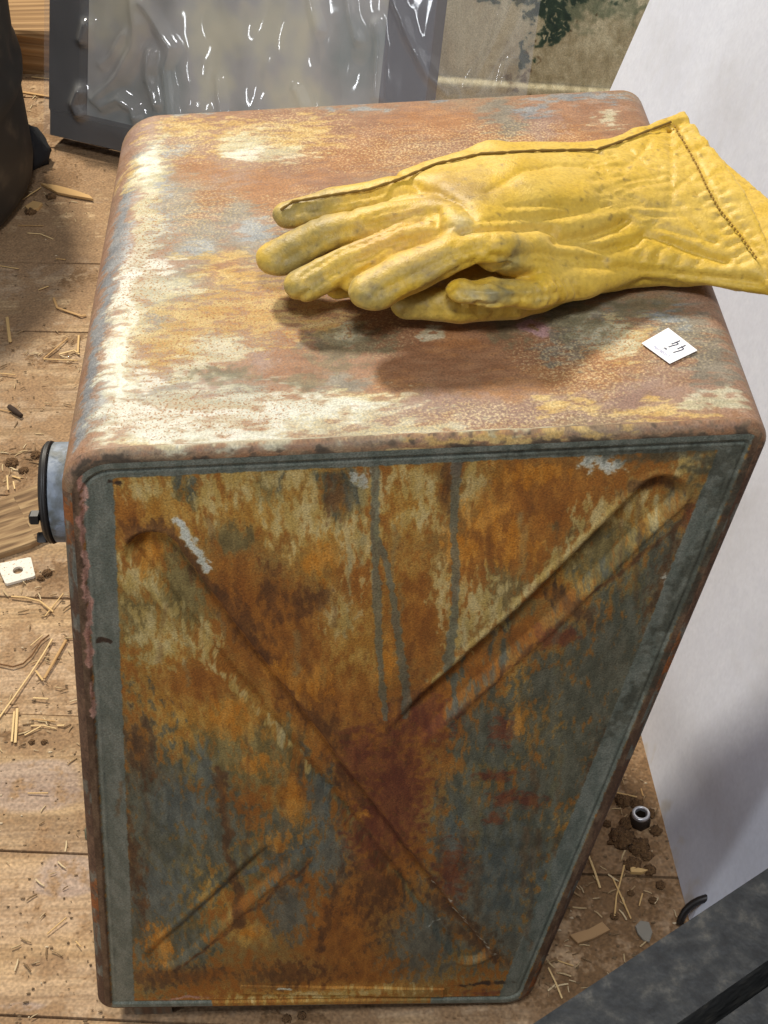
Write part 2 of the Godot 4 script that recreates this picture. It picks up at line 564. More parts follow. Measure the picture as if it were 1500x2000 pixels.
	runs(p, f, "dark", [[770, 1625], [860, 1742], [940, 1845], [968, 1880]], 9.0, 1.0)
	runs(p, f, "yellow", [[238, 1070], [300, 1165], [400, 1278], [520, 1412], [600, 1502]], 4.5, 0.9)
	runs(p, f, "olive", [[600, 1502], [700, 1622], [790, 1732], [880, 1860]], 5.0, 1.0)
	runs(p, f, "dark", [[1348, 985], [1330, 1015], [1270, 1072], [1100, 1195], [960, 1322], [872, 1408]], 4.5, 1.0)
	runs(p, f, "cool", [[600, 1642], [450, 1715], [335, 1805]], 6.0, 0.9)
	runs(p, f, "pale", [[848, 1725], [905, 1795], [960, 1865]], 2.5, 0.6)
	# runs of rust water and thinned paint
	var r := RandomNumberGenerator.new()
	r.seed = 21
	for k in 90:
		var u := r.randf_range(230, 1330)
		var v := r.randf_range(920, 1700)
		if u > 1330 - (v - 920) * 0.36:
			continue
		var len := r.randf_range(50, 240)
		runs(p, f, "run_dark" if k % 3 else "run_pale", [[u, v], [u + r.randf_range(-6, 6) - len * 0.04, v + len]], r.randf_range(3.0, 9.0), r.randf_range(0.6, 0.9))
	# stains in the upper right corner; right side shade put into the colour
	spots(p, f, "grime_shade", [[1400, 905, 60, 34], [1420, 960, 40, 40], [1370, 1080, 20, 90, 0.4], [1320, 1190, 18, 80, 0.4], [1300, 885, 120, 14], [1100, 880, 120, 8], [1240, 1360, 16, 90, 0.4]], 0.95)
	for a in [[632, 930, 990], [648, 930, 1035], [672, 930, 1010], [690, 920, 1000], [345, 930, 975], [372, 935, 990], [545, 920, 975], [610, 925, 950]]:
		runs(p, f, "olive", [[a[0], a[1]], [a[0] + 4, a[2]]], 9.0, 1.1)
		runs(p, f, "grey", [[a[0], a[1]], [a[0] + 2, a[2] - 18]], 8.0, 0.95)
	runs(p, f, "grey", [[880, 1330], [886, 1380], [882, 1420]], 8.0, 1.0)
	for a in [[905, 1200, 1330], [985, 1180, 1300], [1060, 1260, 1360], [960, 1230, 1380], [1000, 1330, 1480], [1100, 1330, 1400], [640, 1500, 1600], [590, 1460, 1520]]:
		runs(p, f, "grey", [[a[0], a[1]], [a[0] - 6, a[2]]], 6.0, 0.85)
	spots(p, f, "pale", [[1180, 905, 34, 14], [1150, 900, 18, 12], [700, 935, 14, 16], [1330, 1125, 26, 24, 0.5]], 0.9)
	runs(p, f, "pale", [[345, 1020], [372, 1052], [390, 1085], [402, 1106]], 9.0, 1.0)  # bright lip of the cross where light catches it, painted in
	runs(p, f, "pale", [[830, 1800], [860, 1800]], 4.0, 0.6)
	runs(p, f, "pale", [[545, 1926], [560, 1926]], 5.0, 0.9)
	runs(p, f, "chip", [[188, 1248], [204, 1251], [214, 1254]], 4.5, 1.1)
	runs(p, f, "chip", [[212, 940], [234, 944]], 5.0, 0.9)
	runs(p, f, "pink", [[152, 925], [156, 990], [160, 1080], [166, 1170], [170, 1250], [172, 1300]], 6.5, 1.0)
	runs(p, f, "pink", [[176, 1330], [180, 1400]], 4.0, 0.9)
	for a in [["chip", 940, 1922, 60, 4], ["maroon", 960, 1938, 60, 6], ["pink", 360, 1950, 60, 3]]:
		spots(p, f, a[0], [[a[1], a[2], a[3], a[4]]], 0.8)
	# paint along the seam and bare rim, by distance from the edge of the sheet
	var band: PackedByteArray = p.fields["band"]
	var rim: PackedByteArray = p.fields["rim"]
	for y in p.fh:
		for x in p.fw:
			var px := (x * 4 + 2) / FS - 0.06
			var py := 0.515 - (y * 4 + 2) / FS
			var e := insets(px, py)
			var k := y * p.fw + x
			var lo: float = minf(minf(e[3] - 0.0098, e[1] - 0.0088), minf(e[0] + 0.002, e[2] - 0.003))
			var hi: float = minf(minf(e[3] - 0.0245, e[1] - 0.0230), e[0] - 0.0150)
			if px < 0.03 or px > 0.175:
				hi = minf(hi, e[2] - 0.0115)
			var inside := minf(lo, -hi)
			band[k] = clampi(int(128.0 + inside * 1000.0 * 42.0), 0, 255)
			rim[k] = clampi(int(128.0 - lo * 1000.0 * 60.0), 0, 255) if lo < 0.003 else 0
	p.fields["band"] = band
	p.fields["rim"] = rim
	return painted(bake(p, rgb8(158, 100, 36), rgb8(150, 122, 66), 11, 1.0, 2.8), 0.08)

func tank_top_paint() -> StandardMaterial3D:
	var p := Paint.new(1024, 872)
	p.layer("brown", rgb8(138, 104, 82), rgb8(158, 126, 104), 1.02, 0.80, 0.62, 0.5)
	p.layer("red", rgb8(134, 90, 58), rgb8(154, 110, 76), 1.02, 0.80, 0.7, 0.52)
	p.layer("orange", rgb8(158, 106, 60), rgb8(174, 124, 78), 1.27, 0.90, 0.8, 0.54, 1)
	p.layer("mauve", rgb8(138, 108, 94), rgb8(152, 124, 108), 0.94, 1.00, 0.6, 0.5)
	p.layer("grey", rgb8(112, 108, 94), rgb8(134, 128, 112), 1.20, 1.00, 0.55, 0.45, 1)
	p.layer("blue", rgb8(116, 122, 126), rgb8(140, 144, 144), 1.20, 1.20, 0.5, 0.45, 1)
	p.layer("yellow", rgb8(192, 154, 84), rgb8(208, 180, 116), 1.50, 1.60, 0.8, 0.52, 1)
	p.layer("cream", rgb8(178, 173, 140), rgb8(202, 198, 170), 1.10, 1.70, 0.62, 0.56, 1)
	p.layer("white", rgb8(200, 199, 180), rgb8(214, 214, 202), 1.10, 1.80, 0.55, 0.58, 1)
	p.layer("specks", rgb8(200, 176, 122), rgb8(218, 200, 152), 1.80, 2.00, 0.8, 0.54, 2)
	p.layer("pits", rgb8(140, 76, 34), rgb8(116, 66, 34), 2.04, 2.00, 0.9, 0.46, 2)
	p.layer("olive", rgb8(100, 92, 66), rgb8(124, 114, 84), 1.19, 1.20, 0.7, 0.46)
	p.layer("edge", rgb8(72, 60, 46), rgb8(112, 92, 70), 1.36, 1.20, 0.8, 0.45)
	p.layer("pink", rgb8(176, 140, 134), rgb8(160, 124, 120), 0.68, 2.40, 0.7, 0.62)
	p.cap = {"brown": 0.8, "red": 0.8, "orange": 0.75, "mauve": 0.75, "grey": 0.8, "blue": 0.85, "yellow": 0.85, "cream": 0.78, "white": 0.8, "specks": 0.8, "pits": 0.7, "olive": 0.75}
	var f := ttex
	spots(p, f, "brown", [[200, 480, 60, 300, 0.0], [160, 760, 40, 200], [260, 280, 60, 60], [1380, 560, 60, 160], [1420, 720, 60, 100], [1160, 210, 140, 24], [420, 440, 90, 40], [1330, 760, 140, 60], [600, 500, 60, 40]])
	spots(p, f, "red", [[720, 250, 180, 50], [1000, 300, 200, 60], [640, 320, 100, 60], [900, 690, 180, 80], [600, 690, 70, 46], [560, 730, 60, 24], [470, 230, 160, 20], [1100, 230, 120, 40], [700, 440, 100, 60], [1150, 700, 100, 50], [900, 500, 300, 120], [1200, 360, 120, 160]])
	spots(p, f, "orange", [[380, 330, 60, 30], [400, 400, 90, 40], [700, 300, 120, 40], [860, 240, 100, 30], [520, 380, 80, 50], [1000, 270, 60, 20], [1090, 740, 120, 36], [1180, 700, 70, 30], [520, 490, 70, 40], [440, 520, 60, 30], [760, 750, 60, 20], [1130, 270, 60, 30], [900, 660, 60, 30], [300, 480, 24, 40], [960, 770, 90, 20]], 0.95)
	spots(p, f, "mauve", [[860, 790, 160, 24], [1030, 800, 140, 24], [620, 660, 34, 24], [430, 760, 60, 20], [1060, 240, 40, 30], [1230, 770, 100, 30], [520, 700, 30, 20], [250, 250, 30, 20], [960, 810, 120, 20], [740, 815, 60, 12]], 0.95)
	spots(p, f, "grey", [[400, 470, 60, 50], [340, 410, 40, 60], [460, 420, 50, 30], [990, 225, 34, 44], [310, 620, 40, 60], [330, 760, 80, 30], [500, 470, 50, 40], [1330, 640, 70, 50], [1390, 700, 50, 60], [1120, 640, 60, 60], [350, 560, 60, 40], [480, 760, 60, 24], [680, 750, 60, 20], [1180, 620, 80, 36]], 0.95)
	spots(p, f, "blue", [[315, 350, 20, 50], [300, 420, 26, 50], [235, 480, 24, 90], [400, 490, 34, 24], [480, 780, 44, 14], [190, 620, 20, 100], [370, 215, 40, 8], [870, 192, 30, 6], [1150, 190, 90, 10], [500, 450, 40, 20], [250, 560, 20, 60], [330, 300, 26, 18], [200, 780, 20, 60], [1300, 620, 40, 20], [700, 210, 60, 6], [1050, 215, 40, 10]], 0.95)
	spots(p, f, "yellow", [[280, 330, 50, 30], [290, 400, 24, 60], [470, 270, 70, 36], [590, 262, 70, 30], [410, 610, 110, 50], [350, 670, 80, 50], [520, 600, 70, 60], [600, 600, 60, 40], [460, 540, 80, 20], [250, 640, 30, 100], [570, 280, 50, 20], [640, 640, 60, 30], [300, 860, 60, 14], [700, 780, 60, 20], [1000, 860, 180, 10], [1230, 660, 50, 36], [360, 250, 70, 20], [430, 500, 60, 14], [1110, 790, 60, 12], [1300, 800, 80, 18]], 0.92)
	spots(p, f, "cream", [[282, 500, 30, 80], [258, 600, 34, 90], [240, 720, 38, 100], [240, 810, 50, 40], [420, 800, 160, 50], [640, 800, 150, 36], [310, 560, 70, 26], [330, 830, 120, 40], [780, 835, 120, 18], [480, 280, 44, 24], [540, 300, 60, 14], [290, 330, 24, 60], [430, 680, 60, 24], [480, 860, 160, 16], [1180, 650, 60, 30], [600, 820, 120, 30], [380, 720, 40, 24], [960, 842, 140, 10], [1200, 230, 26, 14], [1220, 670, 40, 26], [1400, 780, 60, 12]], 1.0)
	spots(p, f, "white", [[245, 560, 20, 50], [225, 680, 24, 70], [290, 740, 24, 24], [330, 830, 90, 22], [600, 800, 90, 26], [240, 800, 26, 30], [290, 310, 16, 30], [480, 300, 30, 12], [700, 790, 50, 14], [310, 520, 40, 10], [440, 850, 120, 12]], 0.95)
	spots(p, f, "specks", [[560, 270, 120, 50], [450, 620, 140, 70], [640, 610, 110, 60], [800, 290, 160, 40], [360, 280, 80, 40], [700, 640, 90, 50], [1200, 680, 160, 60], [1000, 280, 140, 40], [380, 420, 90, 60], [900, 820, 300, 30], [600, 430, 80, 60], [1150, 720, 90, 50], [300, 640, 80, 100]], 0.42)
	spots(p, f, "pits", [[460, 610, 130, 60], [640, 600, 100, 50], [560, 650, 90, 40], [350, 680, 90, 60], [400, 800, 200, 40], [640, 640, 100, 40], [1210, 660, 80, 50], [280, 500, 50, 120]], 0.34)
	spots(p, f, "olive", [[660, 680, 60, 40], [600, 740, 50, 14], [720, 670, 50, 24], [1130, 620, 50, 40], [440, 730, 60, 14], [1250, 600, 60, 20], [1000, 640, 30, 30]], 0.9)
	runs(p, f, "blue", [[268, 300], [232, 420], [204, 540], [182, 660], [162, 780], [150, 850]], 17.0, 0.95)
	runs(p, f, "grey", [[290, 280], [320, 420], [300, 520]], 26.0, 0.8)
	runs(p, f, "cream", [[300, 290], [286, 420], [262, 560], [246, 680], [236, 800]], 20.0, 1.0)
	runs(p, f, "white", [[262, 560], [246, 680], [240, 800], [420, 812], [640, 806]], 10.0, 1.0)
	spots(p, f, "cream", [[845, 652, 18, 10], [690, 650, 40, 20], [1150, 618, 24, 10]], 1.1)
	spots(p, f, "pink", [[1046, 642, 26, 12]], 1.2)
	runs(p, f, "grey", [[1074, 625], [1076, 660], [1090, 700], [1100, 720]], 7.0, 1.0)
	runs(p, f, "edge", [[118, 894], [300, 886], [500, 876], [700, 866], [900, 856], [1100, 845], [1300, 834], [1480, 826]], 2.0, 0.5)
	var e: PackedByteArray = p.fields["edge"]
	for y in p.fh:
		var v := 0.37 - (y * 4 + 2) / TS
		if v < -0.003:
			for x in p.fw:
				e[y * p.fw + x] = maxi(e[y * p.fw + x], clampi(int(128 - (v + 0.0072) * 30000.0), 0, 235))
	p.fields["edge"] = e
	return painted(bake(p, rgb8(146, 106, 74), rgb8(142, 118, 90), 41, 2.6, 1.0, 0.6, 5.0), 0.04)

func side_paint() -> StandardMaterial3D:
	var p := Paint.new(512, 512)
	p.layer("grey", rgb8(104, 104, 94), rgb8(128, 126, 114), 2.2, 1.2, 0.6, 0.5, 1)
	p.layer("rust", rgb8(130, 74, 36), rgb8(158, 96, 48), 2.2, 1.2, 0.9, 0.5)
	var r := RandomNumberGenerator.new()
	r.seed = 5
	for k in 40:
		p.blob("grey" if k % 2 else "rust", Vector2(r.randf() * 512, r.randf() * 512), r.randf_range(20, 60), r.randf_range(20, 80))
	var m := painted(bake(p, rgb8(94, 68, 50), rgb8(124, 94, 70), 71, 1.0, 3.0), 0.08)
	m.texture_repeat = true
	return m

# the outline of the tank at a depth q (0 front, 1 back), moved inwards; also the arc position of each point
func outline(q: float, inset: float) -> Array:
	var c := []
	for i in 4:
		c.append((FRONT[i] as Vector2).lerp(BACK[i], q))
	var pts := PackedVector2Array()
	var nrm := []
	for i in 4:
		var d: Vector2 = (c[(i + 1) % 4] - c[i]).normalized()
		nrm.append(Vector2(-d.y, d.x))    # outwards
	var arcs := []
	for i in 4:
		var n0: Vector2 = nrm[(i + 3) % 4]
		var n1: Vector2 = nrm[i]
		var r: float = maxf(RAD[i] + (0.006 if q > 0.5 and i < 2 else 0.0) * (q - 0.5), inset + 0.002)
		# centre at distance r inside both edges
		var k := 1.0 + n0.dot(n1)
		var centre: Vector2 = c[i] - (n0 + n1) / k * r
		var row := []
		for a in 11:
			var n := n0.slerp(n1, a / 10.0)
			row.append(centre + n * (r - inset))
		arcs.append(row)
	var mark := []
	for i in 4:
		for a in 11:
			pts.append(arcs[i][a])
			mark.append([i, a / 10.0])
		var s: Vector2 = arcs[i][10]
		var e: Vector2 = arcs[(i + 1) % 4][0]
		for k in range(1, 24):
			pts.append(s.lerp(e, k / 24.0))
			mark.append([i + 0.5, k / 24.0])
	return [pts, mark]

func dent(p: Vector3) -> float:
	return shell_noise.get_noise_3d(p.x * 1000, p.y * 1000, p.z * 1000)

var shell_noise: FastNoiseLite

func build_tank() -> void:
	var t := thing("fuel_tank", TANK_AT, "large rusty steel fuel tank with a cross pressed into its front", "fuel tank")
	shell_noise = noise(FastNoiseLite.TYPE_SIMPLEX_SMOOTH, 0.012, 3, 4)
	var top := tank_top_paint()
	stage("top paint")
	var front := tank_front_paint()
	stage("front paint")
	var side := side_paint()
	M.side = side
	# shell: rows from the back rim to the front rim
	var rows := []   # [q, depth from front plane (metres, negative outwards), inset, v in metres]
	const RB := 0.006
	for k in range(6, 0, -1):
		var a := PI / 2 * k / 6.0
		rows.append([1.0, RB * (1 - cos(a)), 0.33 + RB * sin(a)])
	for k in range(0, 25):
		rows.append([1.0 - k / 24.0, 0.0, -1.0])
	for k in range(1, 9):
		var a := PI / 2 * k / 8.0
		rows.append([0.0, RB * (1 - cos(a)), -RB * sin(a) - 0.0])
	var a_geo := Geo.new()
	var b_geo := Geo.new()
	var first: Array = outline(0.0, 0.0)
	var count: int = first[0].size()
	var grid := []
	for row in rows:
		var o := outline(row[0], row[1])
		var line := []
		for i in count:
			var p: Vector2 = o[0][i]
			var zf := front_z(p.x)
			var zb := back_z(p.x)
			var q: float = row[0]
			var z := lerpf(zf - RB, zb + RB, q)
			if row[2] >= 0.0 and q == 1.0:
				z = zb + RB - (row[2] - 0.33)
			elif q == 0.0 and row[2] < -1e-9 and row[2] > -0.5:
				z = zf - RB - row[2]
			var v3 := Vector3(p.x, p.y, z)
			var v_m: float = zf - z if not (q == 0.0 and row[2] > -0.5 and row[1] > 0.0) else -row[1] * 1.4
			var d := dent(v3)
			# the sheet is a little uneven
			var nn := Vector3(0, 1, 0)
			if q > 0.02 and q < 0.98 and first[1][i][0] == 0.5:
				v3 += nn * d * 0.0012
			line.append([v3, v_m])
		grid.append(line)
	# arc position along the outline for the top texture
	var us := PackedFloat32Array()
	us.resize(count)
	var len_tl: float = RAD[0] * PI / 2
	for i in count:
		var mk: Array = first[1][i]
		if mk[0] == 0:
			us[i] = RAD[0] - (1.0 - mk[1]) * len_tl
		elif mk[0] == 0.5:
			us[i] = lerpf(RAD[0], 0.331 - RAD[1], mk[1])
		elif mk[0] == 1:
			us[i] = 0.331 - RAD[1] + mk[1] * RAD[1] * PI / 2
		else:
			us[i] = 9.0
	for half in 2:
		var g: Geo = b_geo if half else a_geo
		for j in rows.size() - 1:
			for i in count:
				var i2 := (i + 1) % count
				var on_top_part := us[i] < 5.0 and (us[i2] < 5.0)
				if on_top_part == (half == 1):
					continue
				var s := g.v.size()
				for c in [[j, i], [j, i2], [j + 1, i2], [j + 1, i]]:
					var e: Array = grid[c[0]][c[1]]
					var uv: Vector2
					if half == 0:
						uv = Vector2((us[c[1]] + 0.07) / 0.47, (0.37 - e[1]) * TS / 872.0)
					else:
						uv = Vector2(e[1] * 3.0, e[0].y * 3.0 + e[0].x * 1.3)
					g.add(e[0] - TANK_AT, uv)
				g.quad(s, s + 3, s + 2, s + 1)
	# smooth normals: weld by position before computing
	obj("top_sheet", welded(a_geo), top, t)
	obj("side_sheet", welded(b_geo), side, t)
	# back panel
	var bk := Geo.new()
	var bo := outline(1.0, RB)
	var mid := bk.add(Vector3(0.14, 0.27, back_z(0.14)) - TANK_AT)
	for i in count:
		bk.add(Vector3(bo[0][i].x, bo[0][i].y, back_z(bo[0][i].x)) - TANK_AT, bo[0][i] * 3.0)
	for i in count:
		bk.tri(mid, 1 + i, 1 + (i + 1) % count)
	obj("back_panel", bk.mesh(), side, t)
	# front panel with rim, groove, bead and the pressed cross
	var d1a := on_front(300, 1078)
	var d1b := on_front(922, 1862)
	var d2a := on_front(1290, 968)
	var d2b := on_front(322, 1868)
	var fg := Geo.new()
	const NU := 400
	const NV := 500
	var qc := []
	for i in 4:
		var n0: Vector2 = FRONT[(i + 3) % 4]
		var c0: Vector2 = FRONT[i]
		var n1: Vector2 = FRONT[(i + 1) % 4]
		var a0 := (n0 - c0).normalized()
		var a1 := (n1 - c0).normalized()
		qc.append(c0 + (a0 + a1) * (RB - 0.0008))
	var part := func(j: int) -> Array:
		var vs := PackedVector3Array()
		var ts := PackedVector2Array()
		for i in NU + 1:
			var s := i / float(NU)
			var tt := j / float(NV)
			# denser near the rim
			s = s - sin(s * TAU) * 0.055
			tt = tt - sin(tt * TAU) * 0.055
			var p: Vector2 = (qc[0] as Vector2).lerp(qc[1], s).lerp((qc[3] as Vector2).lerp(qc[2], s), tt)
			var ins := rounded_inset(p.x, p.y)
			if ins < RB - 0.0008:
				var e := 0.0005
				var gr := Vector2(rounded_inset(p.x + e, p.y) - ins, rounded_inset(p.x, p.y + e) - ins) / e
				p += gr.normalized() * (RB - 0.0008 - ins)
				ins = RB - 0.0008
			var z := front_z(p.x)
			var mm := ins * 1000.0
			var hgt := 0.0
			hgt -= 1.0 * smoothstep(8.6, 10.0, mm)
			hgt -= 0.7 * exp(-pow((mm - 10.4) / 0.7, 2)) * (0.6 + 0.5 * dent(Vector3(p.x, p.y, 3.0)))
			hgt += 0.5 * exp(-pow((mm - 12.2) / 1.0, 2)) * (0.6 + 0.8 * dent(Vector3(p.x, p.y, 5.0)))
			var inner := smoothstep(24.0, 90.0, mm)
			hgt += inner * 3.0
			hgt += smoothstep(14.0, 40.0, mm) * dent(Vector3(p.x, p.y, 0) * 0.8) * 2.2
			# the cross
			var c1 := seg_d(p, d1a, d1b) * 1000.0
			var c2 := seg_d(p, d2a, d2b) * 1000.0
			var w1 := lerpf(13.5, 12.0, clampf((p - d1a).length() / 0.3, 0, 1))
			var k1 := 1.0 - smoothstep(w1 - 4.6, w1 + 0.4, c1)
			var k2 := 1.0 - smoothstep(7.6, 12.6, c2)
			var along2 := clampf((p - d2a).dot(d2b - d2a) / (d2b - d2a).length_squared(), 0.0, 1.0)
			k2 *= 1.0 - smoothstep(0.37, 0.47, along2) * (1.0 - smoothstep(0.68, 0.76, along2))
			var fade := 1.0 - 0.35 * smoothstep(0.22, 0.05, p.y)
			hgt -= 5.4 * maxf(k1, k2 * lerpf(0.5, 1.0, smoothstep(0.17, 0.25, p.y))) * fade
			hgt += 0.7 * fade * (exp(-pow((c1 - w1 - 1.6) / 1.4, 2)) * (1 - k2) + exp(-pow((c2 - 14.2) / 1.4, 2)) * (1 - k1) * (1.0 - smoothstep(0.37, 0.47, along2) * (1.0 - smoothstep(0.68, 0.76, along2))))
			if ins < RB + 0.0002:
				hgt = 0.0
			vs.append(Vector3(p.x, p.y, z + hgt * 0.001) - TANK_AT)
			ts.append(Vector2((p.x + 0.06) / 0.405, (0.515 - p.y) / (1314.0 / FS)))
		return [vs, ts]
	var lines := []
	lines.resize(NV + 1)
	var job := WorkerThreadPool.add_group_task(func(k: int): lines[k] = part.call(k), NV + 1, -1, true)
	WorkerThreadPool.wait_for_group_task_completion(job)
	for e in lines:
		fg.v.append_array(e[0])
		fg.uv.append_array(e[1])
	fg.c.resize(fg.v.size())
	for j in NV:
		for i in NU:
			var a := j * (NU + 1) + i
			fg.quad(a, a + NU + 1, a + NU + 2, a + 1)
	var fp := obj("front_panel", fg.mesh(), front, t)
	fp.set_meta("label", "flat front panel streaked with orange rust, ochre and grey paint, with a pressed cross")
	# lap strip along the foot of the panel
	var strip := Geo.new()
	var s0 := on_front(468, 1925)
	var s1 := on_front(868, 1932)
	var poly := PackedVector3Array()
	for k in 13:
		var p := s0.lerp(s1, k / 12.0) + Vector2(0, dent(Vector3(k * 0.03, 0, 1)) * 0.0016)
		poly.append(Vector3(p.x, p.y, front_z(p.x) - 0.003) - TANK_AT)
	for k in range(12, -1, -1):
		var p := s0.lerp(s1, k / 12.0) - Vector2(0, 0.0095 + dent(Vector3(k * 0.03, 1, 1)) * 0.001)
		poly.append(Vector3(p.x, p.y, front_z(p.x) - 0.003) - TANK_AT)
	strip.prism(poly, Vector3(0, 0, 0.0036), 0.0008)
	for i in strip.v.size():
		var w: Vector3 = strip.v[i] + TANK_AT
		strip.uv[i] = Vector2((w.x + 0.06) / 0.405, (0.515 - w.y) / (1314.0 / FS))
	obj("lap_strip", strip.mesh(), front, t)
	build_neck(t)
	# drain plug low on the left side
	var pl := Geo.new()
	var pp := on_front(178, 1664)
	pl.lathe([[0.0, 0.0], [0.0, 0.006], [0.006, 0.0062], [0.0085, 0.0048], [0.0095, 0.0]], Vector3(pp.x + 0.004, pp.y, front_z(pp.x) - 0.014) - TANK_AT, Vector3(-1, 0.15, 0), 12)
	obj("drain_plug", pl.mesh(), M.plug, t)
	# skid under the raised left edge
	var sk := Geo.new()
	var q := PackedVector3Array([Vector3(-0.026, 0, -0.006), Vector3(0.0, 0, -0.006), Vector3(0.0, 0, -0.33), Vector3(-0.026, 0, -0.33)])
	for i in 4:
		q[i] -= Vector3(TANK_AT.x, 0, TANK_AT.z)
	sk.prism(q, Vector3(0, 0.0262, 0), 0.001)
	obj("skid", sk.mesh(), side, t)
	stage("tank")

func seg_d(p: Vector2, a: Vector2, b: Vector2) -> float:
	var k := clampf((p - a).dot(b - a) / (b - a).length_squared(), 0.0, 1.0)
	return p.distance_to(a + (b - a) * k)

func welded(g: Geo) -> ArrayMesh:
	var st := SurfaceTool.new()
	st.begin(Mesh.PRIMITIVE_TRIANGLES)
	st.set_smooth_group(0)
	for i in g.idx:
		st.set_uv(g.uv[i])
		st.add_vertex(g.v[i])
	st.generate_normals()
	st.index()
	return st.commit()

func build_neck(t: Node3D) -> void:
	# short filler neck with a dark cap, low-angled on the left side
	var c := on_front(112, 962)
	var at := Vector3(c.x + 0.004, c.y, front_z(c.x) - 0.036) - TANK_AT - Vector3(0.0025, 0.031, 0)
	var ax := Vector3(-1, 0.02, 0.02).normalized()
	var neck := Geo.new()
	neck.lathe([[-0.006, 0.0], [-0.006, 0.0255], [0.004, 0.0255], [0.0042, 0.0250], [0.0115, 0.0250], [0.012, 0.0245], [0.0122, 0.0]], at, ax, 48)
	obj("filler_neck", neck.mesh(), M.neck, t)
	var cap := Geo.new()
	cap.lathe([[0.0122, 0.0], [0.0122, 0.0252], [0.0134, 0.0258], [0.0137, 0.0252], [0.0143, 0.0252], [0.0149, 0.0256], [0.0164, 0.0240], [0.0172, 0.020], [0.0174, 0.0]], at, ax, 48)
	var cp := obj("filler_cap", cap.mesh(), M.cap, t)
	for k in 2:
		var lug := Geo.new()
		var ang := [0.15, -0.75][k] as float
		var out := Vector3(0, sin(ang), cos(ang))
		var base := at + ax * 0.0165 + out * 0.0225
		var poly := PackedVector3Array()
		for e in [[-1, -1], [1, -1], [1, 1], [-1, 1]]:
			poly.append(base + out.cross(ax) * 0.0024 * e[0] + out * 0.0026 * e[1])
		lug.prism(poly, ax * 0.0045, 0.0008)
		obj("lug", lug.mesh(), M.cap, cp)
	var nub := Geo.new()
	nub.lathe([[0.0, 0.0], [0.0, 0.005], [0.007, 0.0045], [0.009, 0.003], [0.0095, 0.0]], at + ax * 0.003 + Vector3(0, -0.025, 0.006), Vector3(-0.1, -1, 0.1).normalized(), 12)
	obj("neck_bolt", nub.mesh(), M.neck, t)

func build_label() -> void:
	var q := [[1305, 641], [1253, 671], [1308, 711], [1362, 685]]
	var at := on_y(1307, 677, TOP)
	var pts := PackedVector3Array()
	for e in q:
		pts.append(on_y(e[0], e[1], TOP + 0.0012) - at)
	var t := thing("price_label", at, "small white paper label with a handwritten 44 on top of the rusty tank", "label")
	var g := Geo.new()
	g.prism(pts, Vector3(0, 0.0003, 0))
	obj("paper", g.mesh(), M.paper, t)
	# handwriting: each stroke a thin line of ink
	var ink := Geo.new()
	var strokes := [[[1328, 665], [1323, 667.5], [1319, 669], [1311.5, 671.8]], [[1319.5, 667.5], [1321, 668.5], [1325, 671.2], [1321, 673.2], [1313, 675], [1305.5, 677.5]],
		[[1339, 674], [1334, 676.5], [1330, 678], [1323, 681.5]], [[1331, 676.5], [1332, 678.2], [1335.5, 681], [1331, 683.5], [1323, 686], [1315, 688.2]], [[1296, 680], [1299, 679.5], [1302, 681.2], [1300, 682.5]]]
	for s in strokes:
		var line := []
		var r := []
		for e in s:
			line.append(on_y(e[0], e[1], TOP + 0.00165) - at)
			r.append(0.00032)
		ink.tube(line, r, 5, 0.4)
	obj("handwriting", ink.mesh(), M.ink, t)
	# faint stamped line along the lower edge
	var tm := TextMesh.new()
	var font := SystemFont.new()
	font.font_names = PackedStringArray(["Droid Sans"])
	tm.font = font
	tm.text = "LYOBLITN"
	tm.font_size = 24
	tm.pixel_size = 0.00009
	tm.depth = 0.00004
	var o := obj("stamp", tm, M.stamp, t)
	var a := on_y(1318, 704, TOP + 0.0017)
	var b := on_y(1266, 668, TOP + 0.0017)
	var x := (b - a).normalized()
	var up := Vector3.UP
	o.transform = Transform3D(Basis(x, up.cross(x), up), (a + b) * 0.5 - at)
	stage("label")

